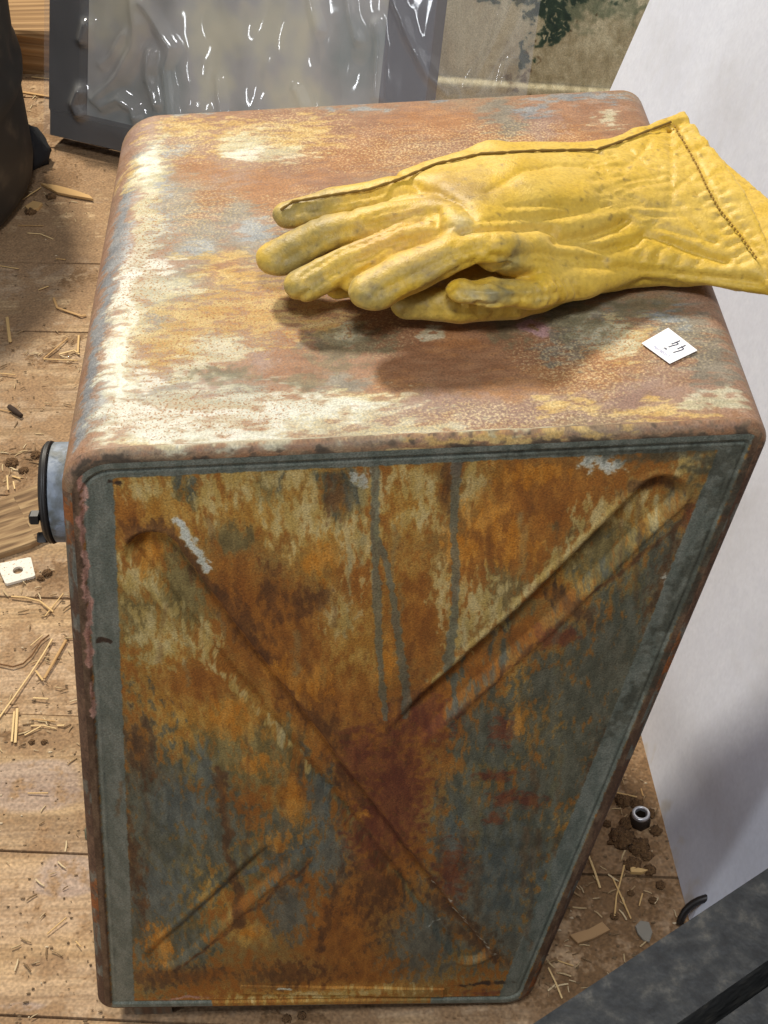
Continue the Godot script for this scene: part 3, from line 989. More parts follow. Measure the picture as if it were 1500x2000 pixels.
# ---------------------------------------------------------------- gloves: smooth union of tapered bones, meshed as surface nets
class Leather:
	var ba := PackedVector3Array()     # bones: start, direction, radii, blend
	var bd := PackedVector3Array()
	var br := PackedFloat32Array()
	var bs := PackedFloat32Array()
	var bk := PackedFloat32Array()
	var bl := PackedFloat32Array()
	var creases := []     # [a, b, depth, width]
	var cuts := []        # [point, normal]: keep the side the normal points away from
	var flat := 1.25      # things lying down are flatter than round
	var bumps: FastNoiseLite
	var folds: FastNoiseLite
	var cuff_x := 0.0
	var every := PackedInt32Array()
	func bone(a: Vector3, b: Vector3, ra: float, rb: float, k: float) -> void:
		a.y *= flat
		b.y *= flat
		ba.append(a)
		bd.append(b - a)
		br.append(ra)
		bs.append(rb - ra)
		bk.append(k)
		bl.append(1.0 / maxf((b - a).length_squared(), 1e-9))
		every.append(ba.size() - 1)
	func bone_d(p: Vector3, i: int) -> float:
		p.y *= flat
		var pa := p - ba[i]
		var h := clampf(pa.dot(bd[i]) * bl[i], 0.0, 1.0)
		return (pa - bd[i] * h).length() - br[i] - bs[i] * h
	func dist(p: Vector3, list: PackedInt32Array) -> float:
		var d := 1.0
		var s := Vector3(p.x, p.y * flat, p.z)
		for i in list:
			var pa := s - ba[i]
			var t := clampf(pa.dot(bd[i]) * bl[i], 0.0, 1.0)
			var e := (pa - bd[i] * t).length() - br[i] - bs[i] * t
			var k := bk[i]
			var h := k - absf(d - e)
			d = minf(d, e)
			if h > 0.0:
				d -= h * h * 0.25 / k
		for c in cuts:
			var e: float = (p - c[0]).dot(c[1])
			var h := 0.002 - absf(d - e)
			d = maxf(d, e)
			if h > 0.0:
				d += h * h * 125.0
		return d
	func detail(p: Vector3, list: Array) -> float:
		var s := 0.0
		for c in list:
			var dir: Vector3 = c[1] - c[0]
			var pa: Vector3 = p - c[0]
			var h := clampf(pa.dot(dir) / maxf(dir.length_squared(), 1e-9), 0.0, 1.0)
			pa -= dir * h
			pa -= c[4] * pa.dot(c[4]) * 0.85     # distance along the surface, not into it
			var q: float = pa.length_squared() / (c[3] * c[3])
			if q < 9.0:
				s = maxf(s, c[2] * exp(-1.3 * sqrt(q)))
		var n := bumps.get_noise_3d(p.x * 1000, p.y * 1000, p.z * 1000)
		var cf := clampf((p.x - cuff_x) / 0.03, 0.0, 1.0)
		var f := folds.get_noise_3d(p.x * 500, p.y * 1100, p.z * 1100)
		s += n * 0.0008 + maxf(0.0, f) * (0.0004 + 0.0011 * cf)
		s += bumps.get_noise_3d(p.x * 2000 + 300, p.y * 3600, p.z * 3600) * 0.0003
		for e in cuts:
			s *= clampf(-(p - e[0]).dot(e[1]) / 0.005, 0.0, 1.0)
		return s
	func normal(p: Vector3) -> Vector3:
		var e := 0.0008
		var d := dist(p, every)
		return Vector3(dist(p + Vector3(e, 0, 0), every) - d, dist(p + Vector3(0, e, 0), every) - d, dist(p + Vector3(0, 0, e), every) - d).normalized()
	func hit(from: Vector3, dir: Vector3) -> Vector3:
		dir = dir.normalized()
		var t := 0.3
		for i in 160:
			var d := dist(from + dir * t, every)
			if d < 0.0002:
				return from + dir * t
			t += maxf(d * 0.7, 0.0002)
			if t > 2.0:
				break
		return Vector3.INF
	func build(lo: Vector3, hi: Vector3, cell: float, paint: Callable, at: Vector3) -> ArrayMesh:
		const B := 8
		var nb := Vector3i(((hi - lo) / (cell * B)).ceil())
		var n := nb * B
		var sy := n.x + 1
		var sz := sy * (n.y + 1)
		var f := PackedFloat32Array()
		f.resize(sz * (n.z + 1))
		f.fill(1.0)
		var reach := cell * B * 0.9
		var near_blocks := []
		for bz in nb.z:
			for by in nb.y:
				for bx in nb.x:
					var c := lo + Vector3(bx + 0.5, by + 0.5, bz + 0.5) * cell * B
					var d := dist(c, every)
					if absf(d) > reach * 1.5 + 0.004:
						if d < 0:
							for z in range(bz * B, bz * B + B + 1):
								for y in range(by * B, by * B + B + 1):
									for x in range(bx * B, bx * B + B + 1):
										var i := z * sz + y * sy + x
										if f[i] == 1.0:
											f[i] = -1.0
						continue
					near_blocks.append(Vector3i(bx, by, bz))
		var fill := func(blk: Vector3i) -> PackedFloat32Array:
			var c := lo + (Vector3(blk) + Vector3.ONE * 0.5) * cell * B
			var mine := PackedInt32Array()
			for b in ba.size():
				if bone_d(c, b) < reach * 1.35 + 0.012 + bk[b]:
					mine.append(b)
			var lines := []
			for e in creases:
				var dir: Vector3 = e[1] - e[0]
				var h := clampf((c - e[0]).dot(dir) / maxf(dir.length_squared(), 1e-9), 0.0, 1.0)
				if (c - e[0] - dir * h).length() < reach + e[3] * 2.5:
					lines.append(e)
			var vals := PackedFloat32Array()
			for z in range(blk.z * B, blk.z * B + B + 1):
				for y in range(blk.y * B, blk.y * B + B + 1):
					for x in range(blk.x * B, blk.x * B + B + 1):
						var p := lo + Vector3(x, y, z) * cell
						var d := dist(p, mine)
						if absf(d) < 0.012:
							d += detail(p, lines)
						vals.append(d)
			return vals
		var got := []
		got.resize(near_blocks.size())
		var job := WorkerThreadPool.add_group_task(func(k: int): got[k] = fill.call(near_blocks[k]), near_blocks.size(), -1, true)
		WorkerThreadPool.wait_for_group_task_completion(job)
		for k in near_blocks.size():
			var blk: Vector3i = near_blocks[k]
			var vals: PackedFloat32Array = got[k]
			var m := 0
			for z in range(blk.z * B, blk.z * B + B + 1):
				for y in range(blk.y * B, blk.y * B + B + 1):
					for x in range(blk.x * B, blk.x * B + B + 1):
						f[z * sz + y * sy + x] = vals[m]
						m += 1
		var g := Geo.new()
		var ids := {}
		for blk in near_blocks:
			for z in range(blk.z * B, blk.z * B + B):
				for y in range(blk.y * B, blk.y * B + B):
					for x in range(blk.x * B, blk.x * B + B):
						var i0 := z * sz + y * sy + x
						var mask := 0
						for k in 8:
							if f[i0 + (k & 1) + ((k >> 1) & 1) * sy + (k >> 2) * sz] < 0.0:
								mask |= 1 << k
						if mask == 0 or mask == 255:
							continue
						var sum := Vector3.ZERO
						var cnt := 0
						for k in 8:
							for ax in 3:
								var k2 := k | (1 << ax)
								if k2 == k or ((mask >> k) & 1) == ((mask >> k2) & 1):
									continue
								var a := f[i0 + (k & 1) + ((k >> 1) & 1) * sy + (k >> 2) * sz]
								var b := f[i0 + (k2 & 1) + ((k2 >> 1) & 1) * sy + (k2 >> 2) * sz]
								var t := a / (a - b)
								var pa := Vector3(k & 1, (k >> 1) & 1, k >> 2)
								var pb := Vector3(k2 & 1, (k2 >> 1) & 1, k2 >> 2)
								sum += pa.lerp(pb, t)
								cnt += 1
						var p := lo + (Vector3(x, y, z) + sum / cnt) * cell
						ids[i0] = g.add(p - at, Vector2.ZERO, paint.call(p))
		for i0 in ids:
			var z: int = i0 / sz
			var y: int = (i0 - z * sz) / sy
			var x: int = i0 - z * sz - y * sy
			if x == 0 or y == 0 or z == 0:
				continue
			var steps := [1, sy, sz]
			for ax in 3:
				var o1: int = steps[(ax + 1) % 3]
				var o2: int = steps[(ax + 2) % 3]
				var a := f[i0]
				var b := f[i0 + steps[ax]]
				if (a < 0.0) == (b < 0.0):
					continue
				if not (ids.has(i0 - o1) and ids.has(i0 - o2) and ids.has(i0 - o1 - o2)):
					continue
				if a < 0.0:
					g.quad(ids[i0], ids[i0 - o1], ids[i0 - o1 - o2], ids[i0 - o2])
				else:
					g.quad(ids[i0], ids[i0 - o2], ids[i0 - o1 - o2], ids[i0 - o1])
		return g.mesh(true)

func joint(e: Array) -> Vector3:
	return on_y(e[0], e[1], TOP + e[2])

func chain(l: Leather, k: float, list: Array) -> void:
	for i in list.size() - 1:
		l.bone(joint(list[i]), joint(list[i + 1]), list[i][3], list[i + 1][3], k)

# a broad sheet: rails of joints, filled in between
func sheet(l: Leather, k: float, rails: Array, between := 3) -> void:
	for r in rails.size() - 1:
		for s in between + (1 if r == rails.size() - 2 else 0):
			var t := float(s) / between
			var line := []
			for i in rails[r].size():
				var e := []
				for m in 4:
					e.append(lerpf(rails[r][i][m], rails[r + 1][i][m], t))
				line.append(e)
			chain(l, k, line)

func crease(l: Leather, depth: float, width: float, list: Array) -> void:
	depth *= 2.7
	width *= 1.65
	var pts := []
	for e in list:
		var h := l.hit(CAM, ray(e[0], e[1]))
		if h != Vector3.INF:
			pts.append(h)
	for i in pts.size() - 1:
		if pts[i].distance_to(pts[i + 1]) < 0.05:
			l.creases.append([pts[i], pts[i + 1], depth, width, l.normal(pts[i].lerp(pts[i + 1], 0.5))])

func surface_line(l: Leather, list: Array, lift := 0.0) -> Array:
	var out := []
	for i in list.size() - 1:
		var n := maxi(2, int(Vector2(list[i][0], list[i][1]).distance_to(Vector2(list[i + 1][0], list[i + 1][1])) / 8.0))
		for k in n + (1 if i == list.size() - 2 else 0):
			var u := lerpf(list[i][0], list[i + 1][0], float(k) / n)
			var v := lerpf(list[i][1], list[i + 1][1], float(k) / n)
			var h := l.hit(CAM, ray(u, v))
			for q in 12:
				if h == Vector3.INF:
					h = l.hit(CAM, ray(u, v + 3.0 + q * 3.0))
			if h != Vector3.INF and (out.is_empty() or out[-1].distance_to(h) < 0.03):
				out.append(h + Vector3.UP * lift)
	return out

func new_leather(sd: int) -> Leather:
	var l := Leather.new()
	l.bumps = noise(FastNoiseLite.TYPE_SIMPLEX_SMOOTH, 0.045, 3, sd)
	l.folds = noise(FastNoiseLite.TYPE_SIMPLEX_SMOOTH, 0.05, 3, sd + 1)
	l.folds.fractal_type = FastNoiseLite.FRACTAL_RIDGED
	l.cuff_x = joint([1190, 400, 0.04]).x
	return l

func leather_color(stains: Array, n1: FastNoiseLite, n2: FastNoiseLite) -> Callable:
	return func(p: Vector3) -> Color:
		var a := n1.get_noise_3d(p.x * 1000, p.y * 1000, p.z * 1000)
		var b := n2.get_noise_3d(p.x * 1000, p.y * 1000, p.z * 1000)
		var c := Color(0.72, 0.46, 0.034).lerp(Color(0.76, 0.52, 0.085), clampf(0.5 + a, 0, 1))
		for s in stains:
			var d: float = (p - s[0]).length() / s[1]
			var w := clampf((1.25 - d + a * 0.9 + b * 0.5) * 0.9, 0.0, 1.0) * (s[3] as float)
			if w > 0.0:
				c = c.lerp(s[2], w)
		var speck := clampf((b - 0.42) * 5.0, 0.0, 1.0)
		return c.lerp(Color(0.20, 0.13, 0.035), speck * 0.6)

func build_gloves() -> void:
	var lo := on_y(480, 640, TOP)
	# ---- lower glove
	var low := new_leather(31)
	low.flat = 1.35
	sheet(low, 0.006, [[[830, 400, 0.010, 0.009], [1030, 345, 0.014, 0.011], [1190, 330, 0.014, 0.011], [1300, 306, 0.016, 0.009], [1520, 318, 0.018, 0.007]],
		[[850, 440, 0.011, 0.011], [1040, 400, 0.013, 0.014], [1200, 390, 0.012, 0.011], [1360, 385, 0.012, 0.010], [1590, 400, 0.014, 0.008]],
		[[880, 500, 0.012, 0.012], [1050, 480, 0.012, 0.013], [1200, 455, 0.010, 0.011], [1380, 450, 0.009, 0.009], [1620, 470, 0.012, 0.008]],
		[[900, 572, 0.013, 0.013], [1040, 570, 0.012, 0.0125], [1190, 535, 0.009, 0.010], [1330, 532, 0.008, 0.008], [1620, 548, 0.010, 0.008]]], 4)
	chain(low, 0.004, [[800, 592, 0.0125, 0.010], [900, 590, 0.013, 0.0125], [1000, 580, 0.014, 0.014]])
	chain(low, 0.004, [[660, 560, 0.0085, 0.008], [780, 540, 0.009, 0.009], [900, 500, 0.012, 0.011]])
	chain(low, 0.004, [[660, 480, 0.0085, 0.008], [880, 450, 0.010, 0.010]])
	chain(low, 0.004, [[640, 420, 0.0085, 0.008], [860, 400, 0.010, 0.010]])
	var c0 := joint([1372, 300, 0.016])
	var c1 := joint([1570, 455, 0.014])
	low.cuts.append([c0, (c1 - c0).cross(Vector3.UP).normalized() * (1.0 if (c1 - c0).cross(Vector3.UP).x > 0 else -1.0)])
	for k in 14:
		var u := 830.0 + k * 33.0
		crease(low, 0.0010, 0.0011, [[u, 618 - maxf(0, u - 1050) * 0.22], [u + 6, 600 - maxf(0, u - 1050) * 0.22], [u + 4, 588]])
	crease(low, 0.0010, 0.0009, [[790, 612], [900, 607], [1000, 603], [1100, 592], [1200, 572]])
	var n1 := noise(FastNoiseLite.TYPE_SIMPLEX_SMOOTH, 0.03, 4, 51)
	var n2 := noise(FastNoiseLite.TYPE_SIMPLEX_SMOOTH, 0.16, 3, 52)
	var at_low := on_y(1000, 500, TOP)
	var dirt := Color(0.28, 0.22, 0.07)
	var grey := Color(0.22, 0.19, 0.085)
	var tint: Callable = leather_color([[joint([1000, 600, 0.014]), 0.05, Color(0.52, 0.36, 0.05), 0.5], [joint([800, 590, 0.016]), 0.02, dirt, 0.6]], n1, n2)
	var lg := thing("leather_glove", at_low, "yellow leather work glove lying underneath on the tank top, mostly hidden by the other", "glove", "pair of yellow leather gloves")
	obj("hand", low.build(Vector3(lo.x - 0.02, TOP - 0.002, lo.z - 0.20), Vector3(0.44, TOP + 0.062, lo.z + 0.03), 0.0020, tint, at_low), M.leather, lg)
	stage("lower glove")
	# ---- upper glove
	var up := new_leather(61)
	up.flat = 1.55
	sheet(up, 0.006, [[[800, 350, 0.034, 0.0080], [960, 303, 0.036, 0.0095], [1170, 300, 0.034, 0.0085]],
		[[870, 388, 0.040, 0.0125], [1000, 343, 0.041, 0.0130], [1180, 334, 0.036, 0.0100]],
		[[900, 424, 0.043, 0.0130], [1030, 390, 0.041, 0.0140], [1190, 375, 0.035, 0.0105]],
		[[910, 455, 0.043, 0.0125], [1050, 440, 0.034, 0.0130], [1205, 425, 0.029, 0.0105]],
		[[960, 480, 0.040, 0.0140], [1080, 490, 0.026, 0.0130], [1215, 480, 0.021, 0.0110]],
		[[1010, 512, 0.029, 0.0120], [1120, 526, 0.018, 0.0120], [1230, 515, 0.014, 0.0095]]])
	# cuff, a flared flat sleeve lying down towards its hem
	sheet(up, 0.005, [[[1170, 300, 0.034, 0.0080], [1250, 270, 0.035, 0.0070], [1380, 216, 0.037, 0.0060]],
		[[1180, 334, 0.036, 0.0095], [1290, 325, 0.034, 0.0095], [1470, 300, 0.036, 0.0085]],
		[[1190, 375, 0.035, 0.0100], [1310, 378, 0.032, 0.0105], [1510, 385, 0.034, 0.0095]],
		[[1205, 425, 0.029, 0.0100], [1330, 430, 0.026, 0.0105], [1560, 455, 0.028, 0.0095]],
		[[1215, 480, 0.021, 0.0105], [1350, 490, 0.018, 0.0100], [1590, 540, 0.020, 0.0095]],
		[[1230, 515, 0.014, 0.0090], [1360, 530, 0.012, 0.0080], [1610, 578, 0.014, 0.0070]]])
	# fingers
	chain(up, 0.0030, [[570, 420, 0.022, 0.0105], [660, 397, 0.028, 0.0112], [760, 377, 0.035, 0.0108], [880, 362, 0.039, 0.0110]])
	chain(up, 0.0020, [[546, 503, 0.019, 0.0128], [640, 456, 0.030, 0.0122], [760, 424, 0.039, 0.0102], [850, 412, 0.042, 0.0100], [930, 420, 0.043, 0.0120]])
	chain(up, 0.0015, [[598, 556, 0.018, 0.0118], [690, 508, 0.028, 0.0108], [790, 464, 0.037, 0.0094], [900, 446, 0.042, 0.0105]])
	chain(up, 0.0020, [[732, 568, 0.028, 0.0130], [800, 532, 0.034, 0.0134], [890, 490, 0.041, 0.0122], [970, 474, 0.042, 0.0130]])
	# gussets between the fingers
	chain(up, 0.0012, [[720, 428, 0.028, 0.0065], [770, 408, 0.035, 0.0070], [830, 394, 0.039, 0.0075]])
	chain(up, 0.0012, [[690, 484, 0.025, 0.0080], [750, 460, 0.031, 0.0080], [850, 434, 0.038, 0.0078]])
	chain(up, 0.0012, [[690, 548, 0.020, 0.0080], [770, 508, 0.029, 0.0090], [880, 468, 0.038, 0.0080]])
	# thumb
	chain(up, 0.0040, [[905, 568, 0.027, 0.0085], [960, 570, 0.026, 0.0098], [1040, 566, 0.022, 0.0120], [1130, 548, 0.016, 0.0120], [1210, 528, 0.013, 0.0100]])
	var h0 := joint([1338, 226, 0.037])
	var h1 := joint([1526, 560, 0.016])
	var hn := (h1 - h0).cross(Vector3.UP).normalized()
	up.cuts.append([h0, hn if hn.x > 0 else -hn])
	# folds and seams
	crease(up, 0.0032, 0.0016, [[868, 554], [900, 536], [935, 524], [985, 532], [1040, 540]])
	crease(up, 0.0030, 0.0022, [[905, 444], [980, 440], [1050, 436], [1080, 446], [1100, 462], [1160, 455], [1200, 440], [1228, 424]])
	crease(up, 0.0022, 0.0020, [[1085, 466], [1130, 470], [1180, 484], [1240, 470], [1262, 452]])
	crease(up, 0.0020, 0.0016, [[1262, 455], [1310, 470], [1360, 492], [1420, 508]])
	crease(up, 0.0014, 0.0010, [[960, 500], [1030, 508], [1100, 512], [1150, 516], [1210, 522], [1300, 530], [1400, 542], [1485, 552]])
	crease(up, 0.0012, 0.0010, [[780, 592], [830, 570], [880, 545], [925, 515], [935, 500]])
	crease(up, 0.0012, 0.0010, [[625, 468], [680, 440], [740, 415], [800, 402]])
	crease(up, 0.0016, 0.0010, [[590, 535], [660, 490], [740, 458], [820, 428], [850, 420]])
	crease(up, 0.0016, 0.0010, [[585, 580], [640, 540], [720, 500], [800, 460], [880, 440]])
	crease(up, 0.0018, 0.0012, [[848, 408], [852, 424], [850, 436]])
	crease(up, 0.0012, 0.0012, [[890, 398], [905, 415], [950, 432]])
	crease(up, 0.0012, 0.0010, [[893, 470], [880, 490], [874, 505]])
	crease(up, 0.0012, 0.0010, [[915, 480], [905, 500], [902, 515]])
	crease(up, 0.0016, 0.0012, [[880, 560], [892, 552], [906, 556], [914, 566]])
	crease(up, 0.0014, 0.0010, [[902, 572], [960, 580], [1040, 580], [1100, 570]])
	for k in 6:
		var u := 1040.0 + k * 16.0
		crease(up, 0.0013, 0.0010, [[u, 548], [u + 8, 562], [u + 12, 578], [u + 6, 592]])
	crease(up, 0.0014, 0.0016, [[950, 372], [1020, 330], [1090, 318], [1150, 322]])
	crease(up, 0.0011, 0.0014, [[990, 402], [1060, 396], [1120, 402], [1180, 392]])
	crease(up, 0.0010, 0.0012, [[1000, 418], [1080, 414], [1150, 416], [1210, 404]])
	# limp fingers, hollow along the middle, with crosswise wrinkles
	for e in [[[575, 414], [660, 392], [750, 372]], [[556, 505], [640, 458], [740, 430], [830, 412]], [[604, 552], [690, 506], [780, 466], [860, 446]], [[738, 570], [810, 532], [880, 496], [940, 478]], [[905, 556], [960, 556], [1030, 552]]]:
		crease(up, 0.0013, 0.0026, e)
	for k in 22:
		var base: Array = [[600, 480], [650, 455], [700, 440], [640, 530], [700, 505], [760, 478], [770, 550], [810, 530], [850, 512], [880, 495], [620, 410], [680, 395], [740, 425], [800, 415], [830, 455], [860, 440], [930, 470], [960, 455], [990, 575], [1020, 572], [790, 545], [720, 385]][k]
		var tilt := -6.0 + (k * 7) % 13
		crease(up, 0.0009, 0.0008, [[base[0] - tilt, base[1] - 12 - (k % 3) * 4], [base[0] + 2, base[1]], [base[0] + tilt, base[1] + 12 + (k % 4) * 3]])
	# deep folds across the palm and behind the knuckles
	crease(up, 0.0020, 0.0022, [[800, 352], [860, 372], [905, 396], [930, 424]])
	crease(up, 0.0016, 0.0018, [[925, 430], [1000, 424], [1080, 420], [1150, 408], [1190, 396]])
	crease(up, 0.0016, 0.0018, [[1010, 500], [1060, 492], [1120, 500], [1180, 506]])
	# gathered wrist
	for k in 26:
		var s := k / 25.0
		var u := lerpf(1166, 1248, s) + sin(k * 1.7) * 4.0
		var v := lerpf(300, 478, s) + cos(k * 2.3) * 3.0
		crease(up, 0.0012, 0.0009, [[u - 14 - (k % 4) * 5, v + 3], [u, v + (k % 3) - 1], [u + 16 + (k % 5) * 8, v - 4 - (k % 3) * 3]])
	crease(up, 0.0008, 0.0008, [[1160, 300], [1178, 340], [1190, 385], [1215, 420], [1238, 455], [1250, 480]])
	crease(up, 0.0010, 0.0010, [[1168, 296], [1186, 335], [1200, 380], [1226, 415]])
	# cuff creases
	for e in [[[1215, 330], [1250, 300], [1270, 270]], [[1210, 352], [1265, 345], [1312, 335]], [[1205, 375], [1250, 358], [1310, 350]], [[1240, 398], [1290, 402], [1330, 400]], [[1308, 240], [1312, 300], [1312, 360], [1312, 400]], [[1312, 375], [1330, 355], [1350, 345]], [[1225, 412], [1280, 418], [1340, 418]], [[1240, 440], [1300, 445], [1350, 460], [1400, 470]], [[1330, 410], [1360, 440], [1380, 470]], [[1250, 500], [1262, 480], [1290, 470]], [[1280, 502], [1290, 484], [1310, 478]], [[1320, 512], [1330, 495], [1345, 490]], [[1360, 515], [1372, 500], [1385, 495]], [[1230, 290], [1262, 320], [1290, 325]]]:
		crease(up, 0.0011, 0.0011, e)
	for k in 16:
		var s := k / 15.0
		var u := lerpf(1318, 1470, s)
		var v := lerpf(240, 500, s)
		crease(up, 0.0009, 0.0010, [[u - 26, v + 10 + (k % 3) * 3], [u + 2, v], [u + 18, v - 6]])
	crease(up, 0.0012, 0.0009, [[1322, 238], [1345, 275], [1368, 315], [1385, 355], [1410, 400], [1450, 450], [1485, 500], [1500, 540]])
	var stains := [[joint([555, 500, 0.03]), 0.022, dirt, 0.85], [joint([590, 560, 0.028]), 0.018, dirt, 0.75], [joint([735, 565, 0.04]), 0.022, dirt, 0.8], [joint([585, 422, 0.03]), 0.024, dirt, 0.8], [joint([640, 470, 0.04]), 0.020, Color(0.44, 0.32, 0.06), 0.7], [joint([860, 505, 0.05]), 0.020, Color(0.46, 0.33, 0.06), 0.6], [joint([1180, 470, 0.045]), 0.018, Color(0.50, 0.34, 0.06), 0.6], [joint([1260, 350, 0.05]), 0.03, Color(0.60, 0.40, 0.06), 0.5], [joint([930, 350, 0.056]), 0.020, Color(0.34, 0.215, 0.04), 0.75], [joint([870, 350, 0.052]), 0.020, Color(0.44, 0.26, 0.035), 0.6],
		[joint([1040, 515, 0.045]), 0.020, grey, 0.9], [joint([985, 518, 0.045]), 0.014, grey, 0.8], [joint([1100, 555, 0.042]), 0.018, grey, 0.75], [joint([920, 556, 0.036]), 0.012, Color(0.40, 0.36, 0.20), 0.8], [joint([1000, 556, 0.040]), 0.012, grey, 0.6], [joint([1110, 450, 0.060]), 0.014, Color(0.42, 0.30, 0.10), 0.7], [joint([1330, 440, 0.060]), 0.016, Color(0.46, 0.32, 0.10), 0.7], [joint([900, 412, 0.056]), 0.010, Color(0.56, 0.47, 0.22), 0.8], [joint([1040, 460, 0.06]), 0.010, Color(0.36, 0.26, 0.08), 0.6],
		[joint([1150, 528, 0.052]), 0.007, Color(0.66, 0.37, 0.012), 1.0], [joint([1075, 568, 0.040]), 0.012, Color(0.62, 0.36, 0.014), 0.9], [joint([730, 470, 0.034]), 0.018, Color(0.62, 0.34, 0.04), 0.6], [joint([800, 495, 0.036]), 0.020, Color(0.62, 0.34, 0.04), 0.6], [joint([640, 430, 0.036]), 0.022, dirt, 0.45], [joint([800, 530, 0.046]), 0.022, dirt, 0.4]]
	var tint2: Callable = leather_color(stains, n1, n2)
	var at_up := on_y(1000, 440, TOP + 0.03)
	var ug := thing("leather_glove", at_up, "yellow leather work glove on top of its mate, palm wrinkled and fingertips dirty", "glove", "pair of yellow leather gloves")
	obj("hand", up.build(Vector3(lo.x - 0.02, TOP + 0.002, lo.z - 0.20), Vector3(0.44, TOP + 0.074, lo.z + 0.03), 0.0014, tint2, at_up), M.leather, ug)
	# dark raw edge of the seam along the far side
	var seam := Geo.new()
	var line := surface_line(up, [[548, 412], [572, 396], [640, 384], [720, 372], [780, 352], [850, 322], [940, 302], [1050, 296], [1165, 294], [1212, 278], [1310, 240]], 0.0006)
	var rad := []
	for i in line.size():
		line[i] -= at_up
		rad.append(0.00075 + 0.0003 * sin(i * 2.7) * sin(i * 0.9))
	if line.size() > 3:
		seam.tube(line, rad, 6)
		obj("seam", seam.mesh(), M.seam, ug)
	# stitches along the hem
	var hem := [[1316, 246], [1340, 285], [1362, 325], [1380, 365], [1404, 408], [1444, 458], [1480, 508]]
	var hl := surface_line(up, hem, 0.0003)
	var sg := Geo.new()
	for i in range(0, hl.size() - 1, 1):
		var a: Vector3 = hl[i] - at_up
		var b: Vector3 = hl[i + 1] - at_up
		sg.tube([a, a.lerp(b, 0.55)], [0.0005, 0.0005], 5)
	if hl.size() > 2:
		obj("stitching", sg.mesh(), M.stitch, ug)
	stage("upper glove")

# ---------------------------------------------------------------- floor
const FX0 := -0.45
const FZ0 := -1.75
const FXL := 0.95
const FZL := 1.95
var plank_p: Vector3
var plank_dir: Vector3
var plank_across: Vector3
var plank_w := 0.13

func floor_px(u: float, v: float) -> Vector2:
	var p := on_y(u, v)
	return Vector2((p.x - FX0) * 1024.0 / FXL, (p.z - FZ0) * 2048.0 / FZL)

